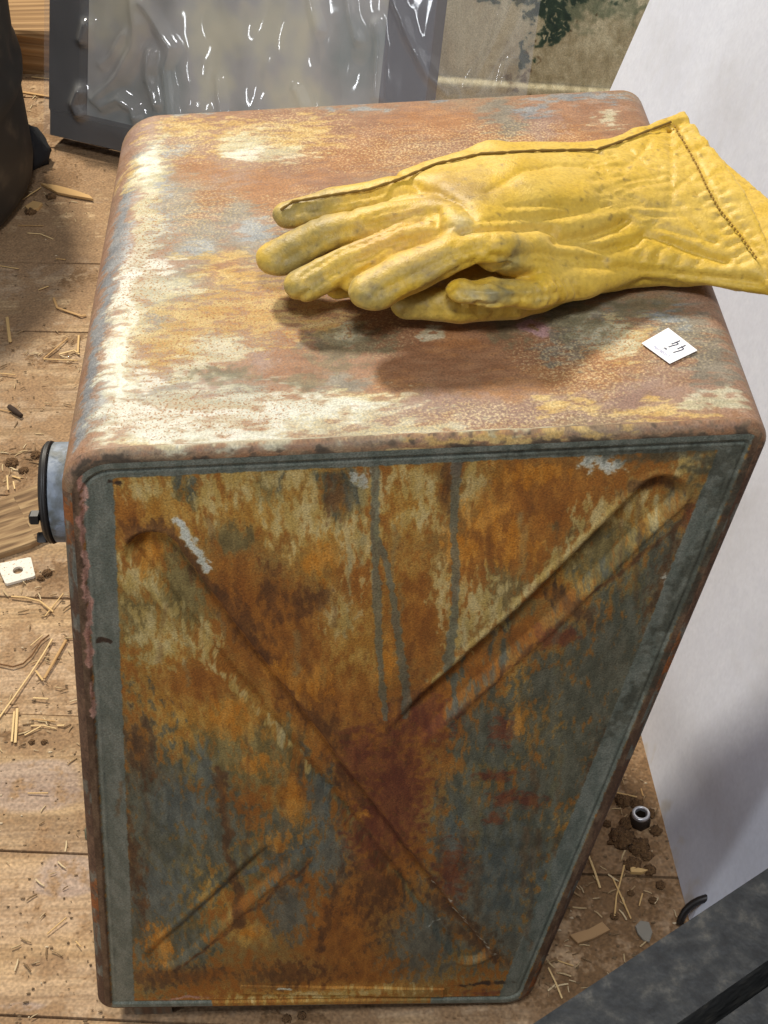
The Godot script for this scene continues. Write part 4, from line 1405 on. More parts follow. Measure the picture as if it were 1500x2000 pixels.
func floor_paint() -> StandardMaterial3D:
	var w := 1024
	var h := 2048
	var p := Paint.new(w, h)
	p.layer("dust", rgb8(0, 0, 0), rgb8(0, 0, 0), 1, 1, 1, 1)
	p.layer("stain", rgb8(0, 0, 0), rgb8(0, 0, 0), 1, 1, 1, 1)
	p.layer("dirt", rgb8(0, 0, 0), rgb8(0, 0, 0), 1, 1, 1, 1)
	var f := floor_px
	spots(p, f, "dust", [[150, 330, 300, 120], [100, 480, 200, 60], [180, 560, 60, 60], [60, 900, 110, 60], [120, 830, 60, 30], [90, 1440, 90, 26], [1200, 1700, 200, 260], [1250, 1450, 140, 120], [1100, 1950, 140, 80], [500, 2000, 300, 30], [100, 1130, 50, 40], [40, 1980, 120, 20], [60, 620, 60, 60], [800, 1500, 500, 400], [30, 200, 60, 60]])
	spots(p, f, "dust", [[60, 760, 90, 60], [60, 1260, 60, 50], [80, 1340, 80, 20], [60, 1650, 80, 10], [100, 1880, 60, 20]], 0.75)
	spots(p, f, "stain", [[60, 1535, 110, 46], [130, 1700, 60, 44], [40, 1960, 60, 12]], 0.95)
	spots(p, f, "dirt", [[1235, 1650, 46, 60], [1220, 1560, 50, 20], [1280, 1740, 30, 30], [60, 905, 70, 30], [150, 250, 100, 40], [20, 930, 40, 20], [90, 690, 40, 14], [130, 660, 30, 10], [1190, 1790, 30, 20], [560, 1985, 60, 12], [100, 1120, 36, 22], [40, 1430, 50, 10], [110, 340, 40, 30], [150, 540, 30, 16], [1180, 1760, 120, 120], [1240, 1540, 60, 90], [1120, 1920, 90, 70]], 0.85)  # real dirt, plus tank shadow on the right put into the colour
	var dust := p.full("dust")
	var stain := p.full("stain")
	var dirt := p.full("dirt")
	var grain := noise_bytes(w, h, 0.055, 5, 81, 16.0, 1.0)
	var wide := noise_bytes(w, h, 0.018, 4, 82, 7.0, 1.0)
	var lines := noise_bytes(w, h, 0.22, 3, 86, 22.0, 1.0, 0.6)
	var fine := noise_bytes(w, h, 0.28, 2, 83)
	var mid := noise_bytes(w, h, 0.03, 6, 84, 1.0, 1.0, 0.62)
	var crumb := noise_bytes(w, h, 0.13, 4, 85, 1.0, 1.0, 0.65)
	var tone := []
	var r := RandomNumberGenerator.new()
	r.seed = 9
	for k in 64:
		tone.append([r.randf_range(0.93, 1.05), r.randi_range(0, 2000)])
	var pp := plank_p
	var pa := plank_across
	var pw := plank_w
	var got := in_rows(h, func(y0: int, y1: int) -> Array:
		var out := PackedByteArray()
		out.resize(w * (y1 - y0) * 3)
		var high := PackedByteArray()
		high.resize(w * (y1 - y0))
		for y in range(y0, y1):
			var z := FZ0 + y * FZL / h
			for x in w:
				var i := y * w + x
				var px := FX0 + x * FXL / w
				var acr := ((px - pp.x) * pa.x + (z - pp.z) * pa.z) / pw
				var k := int(floor(acr)) + 32
				var tn: Array = tone[clampi(k, 0, 63)]
				var j: int = ((y + tn[1]) % h) * w + x
				var t := clampf((grain[j] * 0.55 + lines[j] * 0.45 - 78) / 80.0, 0.0, 1.0)
				var u := clampf((wide[j] - 90) / 90.0, 0.0, 1.0)
				var br: float = tn[0]
				var cr := (146.0 + 30.0 * t + 4.0 * u) * br
				var cg := (119.0 + 30.0 * t + 2.0 * u) * br
				var cb := (90.0 + 28.0 * t - 4.0 * u) * br
				var hh := 80.0 + t * 60.0
				var m := mid[i]
				var c2 := crumb[i]
				var a := clampf(((stain[i] - 128) + (wide[i] - 128) * 0.5) * 0.03 + 0.5, 0.0, 1.0) * 0.6
				cr += (158.0 + t * 14 - cr) * a
				cg += (138.0 + t * 14 - cg) * a
				cb += (128.0 + t * 12 - cb) * a
				# dust lies thick in places
				a = clampf(((dust[i] - 128) + (m - 128) * 1.2 + (c2 - 128) * 0.35) * 0.014 + 0.58, 0.0, 1.0)
				cr += (142.0 + (m - 128) * 0.15 - cr) * a * 0.85
				cg += (112.0 + (m - 128) * 0.13 - cg) * a * 0.85
				cb += (80.0 + (m - 128) * 0.10 - cb) * a * 0.85
				hh += (120.0 - hh) * a + (c2 - 128) * 0.4 * a
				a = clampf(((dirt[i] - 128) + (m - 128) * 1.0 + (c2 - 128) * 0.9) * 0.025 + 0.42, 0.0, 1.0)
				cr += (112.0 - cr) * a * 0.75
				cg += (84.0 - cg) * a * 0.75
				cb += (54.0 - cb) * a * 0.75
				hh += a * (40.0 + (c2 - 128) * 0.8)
				var s := 1.0 + (fine[i] - 128) * 0.0014 + (c2 - 128) * 0.0008
				if c2 > 196:
					s *= 0.86
				var q := i - y0 * w
				out[q * 3] = clampi(int(cr * s), 0, 255)
				out[q * 3 + 1] = clampi(int(cg * s), 0, 255)
				out[q * 3 + 2] = clampi(int(cb * s), 0, 255)
				high[q] = clampi(int(hh + (fine[i] - 128) * 0.3), 0, 255)
		return [out, high])
	var mt := StandardMaterial3D.new()
	mt.albedo_texture = ImageTexture.create_from_image(Image.create_from_data(w, h, false, Image.FORMAT_RGB8, got[0]))
	mt.roughness = 0.9
	mt.heightmap_enabled = true
	mt.heightmap_texture = ImageTexture.create_from_image(Image.create_from_data(w, h, false, Image.FORMAT_L8, got[1]))
	mt.heightmap_scale = 0.16
	return mt

func build_floor() -> void:
	plank_p = on_y(75, 1664)
	plank_dir = (on_y(150, 1667) - on_y(0, 1661)).normalized()
	plank_dir = Vector3(plank_dir.x, 0, plank_dir.z).normalized()
	plank_across = Vector3(-plank_dir.z, 0, plank_dir.x)   # towards the viewer
	plank_w = absf((on_y(75, 1395) - plank_p).dot(plank_across))
	var fl := Node3D.new()
	fl.name = "floor"
	add_child(fl)
	fl.set_meta("kind", "structure")
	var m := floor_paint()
	stage("floor paint")
	for k in range(-14, 5):
		var g := Geo.new()
		var a := plank_p + plank_across * (plank_w * k + 0.0009)
		var b := plank_p + plank_across * (plank_w * (k + 1) - 0.0009)
		var poly := PackedVector3Array([a - plank_dir * 1.6, a + plank_dir * 1.9, b + plank_dir * 1.9, b - plank_dir * 1.6])
		for i in 4:
			poly[i].y = -0.022 - 0.0006 * ((k * 7 + 70) % 3)
		g.prism(poly, Vector3(0, 0.022, 0), 0.0012)
		for i in g.v.size():
			g.uv[i] = Vector2((g.v[i].x - FX0) / FXL, (g.v[i].z - FZ0) / FZL)
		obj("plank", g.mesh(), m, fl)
	var sub := Geo.new()
	sub.prism(PackedVector3Array([Vector3(-2, -0.06, -2.4), Vector3(2.4, -0.06, -2.4), Vector3(2.4, -0.06, 1.0), Vector3(-2, -0.06, 1.0)]), Vector3(0, 0.036, 0))
	obj("subfloor", sub.mesh(), M.dark_wood, fl)
	stage("floor")

# ---------------------------------------------------------------- litter on the floor
func floor_line(list: Array, lift: float) -> Array:
	var out := []
	for e in list:
		out.append(on_y(e[0], e[1], lift))
	return out

func build_litter() -> void:
	var straws := [
		[[[105, 582], [112, 602], [140, 611], [158, 618], [168, 616]], 5.5], [[[14, 620], [17, 645], [20, 668]], 6.5], [[[62, 150], [98, 155]], 4.0], [[[110, 505], [128, 508]], 3.5],
		[[[75, 566], [95, 560]], 3.0], [[[0, 519], [37, 526]], 2.5], [[[85, 700], [110, 681], [132, 660]], 3.0], [[[115, 692], [145, 685], [155, 692]], 4.0], [[[154, 655], [152, 690]], 4.5], [[[85, 701], [152, 705]], 3.0],
		[[[34, 1384], [30, 1452]], 6.0], [[[28, 1390], [23, 1450]], 5.0], [[[102, 1248], [84, 1280], [60, 1315], [28, 1362], [-4, 1405]], 4.0], [[[129, 1250], [108, 1288], [86, 1325]], 6.0], [[[65, 1363], [95, 1366]], 4.0], [[[62, 1404], [108, 1410]], 3.0],
		[[[60, 1417], [85, 1418], [110, 1423]], 3.0], [[[48, 1436], [80, 1420]], 3.5], [[[112, 1417], [126, 1418]], 4.0], [[[22, 1165], [50, 1168], [78, 1174], [104, 1196]], 4.0], [[[88, 1203], [124, 1160]], 3.0], [[[54, 1549], [94, 1550]], 3.0], [[[92, 1824], [130, 1793]], 3.0], [[[148, 1838], [158, 1850]], 3.0],
		[[[1150, 1672], [1160, 1700], [1172, 1734]], 5.0], [[[1222, 1680], [1212, 1720], [1204, 1750], [1200, 1790]], 4.0], [[[1197, 1715], [1210, 1745], [1232, 1794]], 3.5], [[[1071, 1890], [1085, 1920], [1098, 1950]], 4.0], [[[1205, 1548], [1244, 1558]], 3.5], [[[1252, 1540], [1256, 1556]], 3.0], [[[1090, 1876], [1120, 1888]], 3.5],
		[[[14, 929], [16, 958]], 3.5], [[[24, 930], [40, 936]], 4.0], [[[26, 940], [29, 956]], 3.0], [[[0, 800], [25, 806]], 2.5], [[[0, 729], [30, 733]], 3.0], [[[48, 335], [54, 350], [52, 362]], 2.5], [[[44, 390], [60, 380], [80, 366]], 3.0], [[[36, 440], [85, 442]], 2.5], [[[54, 455], [80, 458], [104, 467]], 2.5], [[[45, 180], [98, 190]], 6.0], [[[84, 1240], [60, 1262]], 2.5], [[[70, 1310], [84, 1330]], 5.0], [[[1130, 1600], [1165, 1588]], 3.0], [[[1255, 1745], [1248, 1770]], 3.5], [[[1150, 1600], [1168, 1630]], 3.0]]
	for s in straws:
		var wide: float = s[1]
		var line := floor_line(s[0], 0.0012)
		var px := line[0].distance_to(on_y(s[0][0][0] + 1.0, s[0][0][1], 0.0012)) as float
		var at: Vector3 = line[0]
		at.y = 0
		var rad := []
		for i in line.size():
			line[i] -= at
			line[i].y = 0.0012 + 0.0008 * (i % 2)
			rad.append(wide * px * 0.5 * rng.randf_range(0.85, 1.05))
		var g := Geo.new()
		g.tube(line, rad, 7, 0.55)
		for i in g.v.size():
			g.v[i].y = maxf(g.v[i].y, 0.0001)
		single("straw_stalk", g.mesh(), M["straw%d" % (rng.randi() % 3)], at, "dry straw stalk lying on the dusty floor planks", "straw", "straw stalks scattered on the floor")
	# twine-like root
	var tw := floor_line([[-4, 1296], [25, 1302], [45, 1296], [62, 1280], [80, 1252], [96, 1240]], 0.0012)
	var tat: Vector3 = tw[0]
	var tr := []
	for i in tw.size():
		tw[i] -= tat
		tr.append(0.0007)
	var tg := Geo.new()
	tg.tube(tw, tr, 6)
	single("twine", tg.mesh(), M.twine, tat, "thin brown curled twine among straw beside the tank", "twine")
	# clumps of dirt
	var clumps := [[1216, 1566, 15], [1244, 1572, 12], [1268, 1590, 11], [1214, 1640, 24], [1248, 1656, 20], [1236, 1690, 16], [1268, 1700, 12], [1280, 1624, 12], [1224, 1610, 14], [1262, 1672, 12], [1186, 1610, 8], [1290, 1730, 9], [1200, 1790, 8], [1232, 1745, 7], [1275, 1760, 8], [24, 905, 12], [70, 890, 10], [100, 912, 9], [46, 920, 9], [60, 415, 11], [100, 385, 9], [30, 1432, 6], [62, 1450, 6], [92, 1120, 9], [80, 1130, 7], [86, 1450, 6], [560, 1990, 9], [590, 1984, 8]]
	for c in clumps:
		var at := on_y(c[0], c[1])
		var r: float = at.distance_to(on_y(c[0] + c[2], c[1]))
		single("dirt_clump", lump(r, 0.55, rng.randi() % 1000, 0.5), M.dirt, at, "crumbly clump of brown dirt on the floor planks", "dirt clump", "dirt clumps on the floor")
	# dark caterpillar-like bark piece
	var bk := Geo.new()
	var bl := floor_line([[18, 794], [28, 802], [42, 812]], 0.003)
	var bat: Vector3 = bl[0] * Vector3(1, 0, 1)
	bk.tube([bl[0] - bat, bl[1] - bat, bl[2] - bat], [0.0026, 0.0032, 0.0022], 8)
	single("bark_piece", bk.mesh(), M.dark_wood, bat, "short dark piece of bark on the floor left of the tank", "bark")
	# chips and scraps: flat irregular pieces
	var scraps := [
		["wood_chip", [[80, 362], [110, 366], [142, 374], [176, 386], [183, 393], [140, 386], [112, 380]], 0.003, "chipwood", "long pale splinter of wood on the dusty floor behind the tank", "wood chip"],
		["wood_chip", [[50, 408], [66, 398], [84, 402], [76, 412], [58, 418]], 0.004, "chipwood", "small flat wood chip beside the black drum", "wood chip"],
		["wood_chip", [[1230, 1697], [1250, 1700], [1266, 1704], [1252, 1709], [1231, 1708]], 0.003, "straw1", "pale flat wood chip in dirt beside the hex nut", "wood chip"],
		["cardboard_scrap", [[1112, 1830], [1150, 1818], [1176, 1804], [1191, 1820], [1160, 1836], [1128, 1846]], 0.0025, "card", "torn piece of tan cardboard on the dirty floor beside the tank", "cardboard"],
		["paper_scrap", [[1240, 1812], [1250, 1801], [1267, 1804], [1274, 1824], [1268, 1842], [1256, 1838], [1245, 1826]], 0.002, "greypaper", "crumpled grey paper scrap on the floor behind the black channel", "paper"]]
	for s in scraps:
		var mid := Vector3.ZERO
		for e in s[1]:
			mid += on_y(e[0], e[1]) / s[1].size()
		var poly := PackedVector3Array()
		for e in s[1]:
			poly.append(on_y(e[0], e[1]) - mid + Vector3(0, 0.0004, 0))
		var g := Geo.new()
		g.prism(poly, Vector3(0, s[2], 0), 0.0004)
		single(s[0], g.mesh(), M[s[3]], mid, s[4], s[5])
	# loose weathered board
	var bp := [[-60, 1012], [40, 965], [130, 935], [142, 1010], [128, 1040], [60, 1072], [-60, 1112]]
	var bm := on_y(50, 1020)
	var poly := PackedVector3Array()
	for e in bp:
		poly.append(on_y(e[0], e[1]) - bm)
	var bg := Geo.new()
	bg.prism(poly, Vector3(0, 0.006, 0), 0.0015)
	for i in bg.v.size():
		var v := bg.v[i]
		bg.uv[i] = Vector2(v.x * 0.9 - v.z * 0.45, v.x * 0.45 + v.z * 0.9) * 4.0
	single("loose_board", bg.mesh(), M.weathered, bm, "broken end of a weathered grey-brown board on the floor beside the tank", "board")
	# hex nut with a bright flange
	var nat := on_y(1249, 1607)
	var nut := thing("hex_nut", nat, "small steel hex nut with bright rim lying in dirt beside the white panel", "nut")
	var nb := Geo.new()
	nb.lathe([[0.010, 0.0042], [0.0, 0.0042], [0.0, 0.0082], [0.008, 0.0082], [0.0098, 0.0064], [0.010, 0.0062]], Vector3.ZERO, Vector3.UP, 6)
	obj("body", nb.mesh(), M.nut_dark, nut)
	var nf := Geo.new()
	nf.lathe([[0.002, 0.0043], [0.0118, 0.0043], [0.0124, 0.0048], [0.0124, 0.0062], [0.0118, 0.0068], [0.0098, 0.0068]], Vector3.ZERO, Vector3.UP, 36)
	obj("collar", nf.mesh(), M.nut_bright, nut)
	# square washer
	var wp := [[-6, 1106], [61, 1092], [70, 1129], [12, 1145]]
	var wat := on_y(36, 1118)
	var outer := []
	for e in wp:
		outer.append(on_y(e[0], e[1]) - wat)
	var wg := Geo.new()
	var hole := wat.distance_to(on_y(46, 1118)) * 1.0
	var ring := []
	for k in 48:
		var a := TAU * k / 48.0
		var d := Vector3(cos(a), 0, sin(a))
		var far := 1.0
		for i in 4:
			var hitp = Geometry2D.segment_intersects_segment(Vector2.ZERO, Vector2(d.x, d.z), Vector2(outer[i].x, outer[i].z), Vector2(outer[(i + 1) % 4].x, outer[(i + 1) % 4].z))
			if hitp != null:
				far = (hitp as Vector2).length()
		ring.append([d * hole, d * far])
	for k in 48:
		var a: Array = ring[k]
		var b: Array = ring[(k + 1) % 48]
		var hh := Vector3(0, 0.0028, 0)
		var s := wg.v.size()
		for q in [a[0] + hh, a[1] + hh, b[1] + hh, b[0] + hh, a[1], b[1], a[0], b[0]]:
			wg.add(q, Vector2(q.x, q.z) * 20.0)
		wg.quad(s, s + 3, s + 2, s + 1)
		var s2 := wg.v.size()
		for q in [a[1] + hh, b[1] + hh, b[1], a[1], a[0] + hh, b[0] + hh, b[0], a[0]]:
			wg.add(q, Vector2(q.x, q.z) * 20.0)
		wg.quad(s2, s2 + 1, s2 + 2, s2 + 3)
		wg.quad(s2 + 4, s2 + 7, s2 + 6, s2 + 5)
	single("square_washer", wg.mesh(), M.washer, wat, "white square plate washer with round hole on the floor left of the tank", "washer")
	# grit: crumbs and chaff too many to count
	var mm := MultiMesh.new()
	mm.transform_format = MultiMesh.TRANSFORM_3D
	mm.use_colors = true
	mm.mesh = lump(1.0, 0.7, 3, 0.5)
	var spotsn := []
	for k in 650:
		var u := rng.randf_range(-20, 240) if k % 3 else rng.randf_range(1030, 1400)
		var v := rng.randf_range(120, 2010) if k % 3 else rng.randf_range(1380, 2010)
		spotsn.append([on_y(u, v), rng.randf_range(0.0003, 0.0010), rng.randf()])
	mm.instance_count = spotsn.size()
	for k in spotsn.size():
		var s: Array = spotsn[k]
		var b := Basis.from_euler(Vector3(0, rng.randf() * TAU, 0)).scaled(Vector3(s[1] * rng.randf_range(0.8, 2.2), s[1], s[1]))
		mm.set_instance_transform(k, Transform3D(b, s[0]))
		mm.set_instance_color(k, Color(0.16, 0.105, 0.055) if s[2] < 0.6 else (Color(0.26, 0.17, 0.09) if s[2] < 0.86 else Color(0.62, 0.5, 0.33)))
	var gr := MultiMeshInstance3D.new()
	gr.name = "floor_grit"
	gr.multimesh = mm
	gr.material_override = M.grit
	add_child(gr)
	gr.set_meta("kind", "stuff")
	tag(gr, "fine grit, crumbs and chaff strewn over the floor planks", "grit")
	# chaff: short broken bits of straw, gathered in drifts
	var ch := MultiMesh.new()
	ch.transform_format = MultiMesh.TRANSFORM_3D
	ch.use_colors = true
	var bit := Geo.new()
	bit.tube([Vector3(-0.5, 0, 0), Vector3(0.1, 0.02, 0.05), Vector3(0.5, 0, 0)], [0.07, 0.08, 0.05], 5, 0.6)
	ch.mesh = bit.mesh()
	var drifts := [[60, 905, 90, 40, 60], [110, 690, 70, 40, 22], [70, 1420, 100, 60, 26], [90, 1280, 80, 80, 20], [1200, 1740, 120, 120, 44], [1230, 1560, 60, 40, 20], [60, 200, 30, 26, 20], [80, 390, 70, 50, 24], [1120, 1900, 90, 80, 24], [70, 1160, 70, 50, 16], [60, 760, 120, 120, 30], [90, 1750, 120, 200, 24]]
	var put := []
	for e in drifts:
		for k in e[4]:
			put.append(on_y(e[0] + rng.randfn() * e[2] * 0.55, e[1] + rng.randfn() * e[3] * 0.55, 0.0008))
	ch.instance_count = put.size()
	for k in put.size():
		var sz := rng.randf_range(0.003, 0.010)
		ch.set_instance_transform(k, Transform3D(Basis.from_euler(Vector3(0, rng.randf() * TAU, rng.randf_range(-0.06, 0.06))).scaled(Vector3(sz, rng.randf_range(0.006, 0.012), sz)), put[k]))
		ch.set_instance_color(k, [Color(0.52, 0.38, 0.2), Color(0.36, 0.24, 0.12), Color(0.2, 0.125, 0.06), Color(0.62, 0.48, 0.28)][rng.randi() % 4])
	var co := MultiMeshInstance3D.new()
	co.name = "straw_chaff"
	co.multimesh = ch
	co.material_override = M.grit
	add_child(co)
	co.set_meta("kind", "stuff")
	tag(co, "short broken bits of straw drifted over the floor planks", "chaff")
	stage("litter")

func lump(r: float, flat: float, sd: int, rough: float) -> ArrayMesh:
	var n := noise(FastNoiseLite.TYPE_SIMPLEX_SMOOTH, 1.1, 3, sd)
	var g := Geo.new()
	var st := 14 if r < 0.5 else 6
	for j in st + 1:
		var th := PI * j / st
		for i in st * 2:
			var ph := TAU * i / (st * 2)
			var d := Vector3(sin(th) * cos(ph), cos(th), sin(th) * sin(ph))
			var k := 1.0 + n.get_noise_3d(d.x * 1.6, d.y * 1.6, d.z * 1.6) * rough + n.get_noise_3d(d.x * 5, d.y * 5 + 9, d.z * 5) * rough * 0.5
			var p := d * r * k
			p.y = maxf(p.y * flat + r * flat * 0.35, 0.0)
			g.add(p)
	for j in st:
		for i in st * 2:
			var a := j * st * 2 + i
			var b := j * st * 2 + (i + 1) % (st * 2)
			g.quad(a, b, b + st * 2, a + st * 2)
	return g.mesh()

# ---------------------------------------------------------------- things around the tank
func project(p: Vector3) -> Vector2:
	var q := (p - CAM) * cam_basis
	return Vector2(750 + FOCAL * q.x / -q.z, 1000 - FOCAL * q.y / -q.z)

func build_white_panel() -> void:
	var p0 := on_y(1368, 1880)
	var p1 := on_y(1023, 557)
	var along := (p1 - p0).normalized()
	var side := Vector3(-along.z, 0, along.x)
	if side.x < 0:
		side = -side
	var best := 0.0
	var err := 1e9
	for k in 240:
		var a := deg_to_rad(k * 0.25)
		var e := Vector3.UP * cos(a) + side * sin(a)
		var d := Vector2.ZERO
		var pa := project(p1)
		var pb := project(p1 + e * 0.6)
		var dir := (pb - pa).normalized()
		var s := absf(dir.cross(Vector2(1270, 0) - pa)) + absf(dir.cross(Vector2(1190, 170) - pa))
		if s < err:
			err = s
			best = a
	print("white panel lean ", rad_to_deg(best), " err ", err)
	var up := Vector3.UP * cos(best) + side * sin(best)
	var nrm := along.cross(up).normalized()
	if nrm.x > 0:
		nrm = -nrm
	# a thin sheet with a soft buckle
	var g := Geo.new()
	var length := p0.distance_to(p1)
	var n := 60
	var hgt := 0.9
	var pc := on_plane(1330, 1420, p0, nrm)
	var bu := (pc - p0).dot(along)
	var bv := (pc - p0).dot(up)
	for face in 2:
		for j in n + 1:
			for i in n + 1:
				var a := length * i / n
				var b := hgt * j / n
				var s := (a - bu) * 0.55 + (b - bv) * 0.85
				var off := 0.0035 * exp(-pow(s / 0.045, 2)) - 0.0025 * exp(-pow((s + 0.09) / 0.05, 2))
				off *= smoothstep(0.0, 0.08, b) * exp(-pow((b - bv) / 0.5, 2))
				g.add(p0 + along * a + up * b + nrm * (off - (0.0045 if face else 0.0)) - p0, Vector2(a, b) * 2.0)
	var m := (n + 1) * (n + 1)
	for j in n:
		for i in n:
			var a := j * (n + 1) + i
			var q := [a, a + 1, a + n + 2, a + n + 1]
			var nn := (g.v[q[1]] - g.v[q[0]]).cross(g.v[q[2]] - g.v[q[0]])
			if nn.dot(nrm) > 0:
				g.quad(q[0], q[1], q[2], q[3])
				g.quad(q[0] + m, q[3] + m, q[2] + m, q[1] + m)
			else:
				g.quad(q[0], q[3], q[2], q[1])
				g.quad(q[0] + m, q[1] + m, q[2] + m, q[3] + m)
	# edges
	for i in n:
		for e in [[i, i + 1], [n * (n + 1) + i, n * (n + 1) + i + 1], [i * (n + 1), (i + 1) * (n + 1)], [i * (n + 1) + n, (i + 1) * (n + 1) + n]]:
			var s := g.v.size()
			for c in [e[0], e[1], e[1] + m, e[0] + m]:
				g.add(g.v[c], g.uv[c])
			g.quad(s, s + 1, s + 2, s + 3)
	single("white_panel", g.mesh(), panel_paint(p0, along, up, nrm), p0, "large smooth white panel leaning away beside the tank", "panel")

func panel_paint(p0: Vector3, along: Vector3, up: Vector3, nrm: Vector3) -> StandardMaterial3D:
	var p := Paint.new(700, 672)
	var f := func(u: float, v: float) -> Vector2:
		var q := on_plane(u, v, p0, nrm) - p0
		return Vector2(q.dot(along), q.dot(up)) * 700.0
	p.layer("smudge", rgb8(186, 188, 194), rgb8(196, 198, 206), 1.4, 0.5, 0.5, 0.5)
	p.layer("dust", rgb8(176, 166, 150), rgb8(190, 182, 168), 1.6, 0.6, 0.8, 0.5)
	p.cap = {"smudge": 0.35, "dust": 0.5}
	spots(p, f, "smudge", [[1350, 700, 60, 40], [1440, 1000, 40, 70], [1300, 100, 60, 40], [1420, 200, 50, 60], [1460, 450, 30, 50], [1400, 1560, 60, 40], [1480, 1300, 30, 60], [1330, 1640, 40, 40]], 0.8)
	spots(p, f, "dust", [[1262, 1490, 6, 30], [1290, 1600, 6, 40], [1316, 1690, 7, 40], [1338, 1770, 8, 40]], 0.9)
	var m := painted(bake(p, rgb8(206, 210, 221), rgb8(211, 215, 225), 131, 1.0, 1.0, 0.45, 2.6, 0.12), 0.004)
	m.uv1_scale = Vector3(0.5, 0.5 / 0.96, 1)
	return m

func build_channel() -> void:
	# black dusty steel channel in the front right corner, lying on the floor
	var hgt := 0.115
	var e0 := on_y(1040, 2000, hgt)
	var e1 := on_y(1500, 1695, hgt)
	var d := (e1 - e0).normalized()
	var side := Vector3(-d.z, 0, d.x)
	if side.z < 0:
		side = -side
	var w := absf((on_y(1405, 1942, hgt) - e0).dot(side))
	var gap := absf((on_y(1440, 1966, hgt) - e0).dot(side))
	var at := e0 + d * 0.1
	at.y = 0
	var t := thing("steel_channel", at, "dusty black steel channel lying on the floor in front of the white panel", "steel channel")
	for part in 3:
		var lo: float = [0.0, gap, 0.004][part]
		var hi: float = [w, gap + 0.06, gap + 0.055][part]
		var y0: float = [0.0, 0.0, 0.004][part]
		var y1: float = [hgt, hgt - 0.002, 0.012][part]
		var g := Geo.new()
		var a := e0 - d * 0.25 + side * lo
		var b := e0 - d * 0.25 + side * hi
		var c := e0 + d * 0.55 + side * hi
		var f := e0 + d * 0.55 + side * lo
		var poly := PackedVector3Array()
		for p in [a, b, c, f]:
			poly.append(Vector3(p.x, y0, p.z) - at)
		g.prism(poly, Vector3(0, y1 - y0, 0), 0.0022)
		for i in g.v.size():
			g.uv[i] = Vector2(g.v[i].dot(d), g.v[i].dot(side) + g.v[i].y) * 4.0
		obj(["flange", "flange", "web"][part], g.mesh(), M.channel, t)
	# black hose end peeping out behind it
	var hp := on_y(1388, 1806, 0.0)
	var hg := Geo.new()
	var pts := []
	var rad := []
	for k in 15:
		var a := PI * k / 14.0
		pts.append(Vector3(cos(a) * 0.022, 0.003 + sin(a) * 0.022, -sin(a) * 0.006))
		rad.append(0.0028)
	hg.tube(pts, rad, 8)
	single("rubber_loop", hg.mesh(), M.rubber, hp, "thin black rubber loop standing behind the steel channel", "rubber loop")

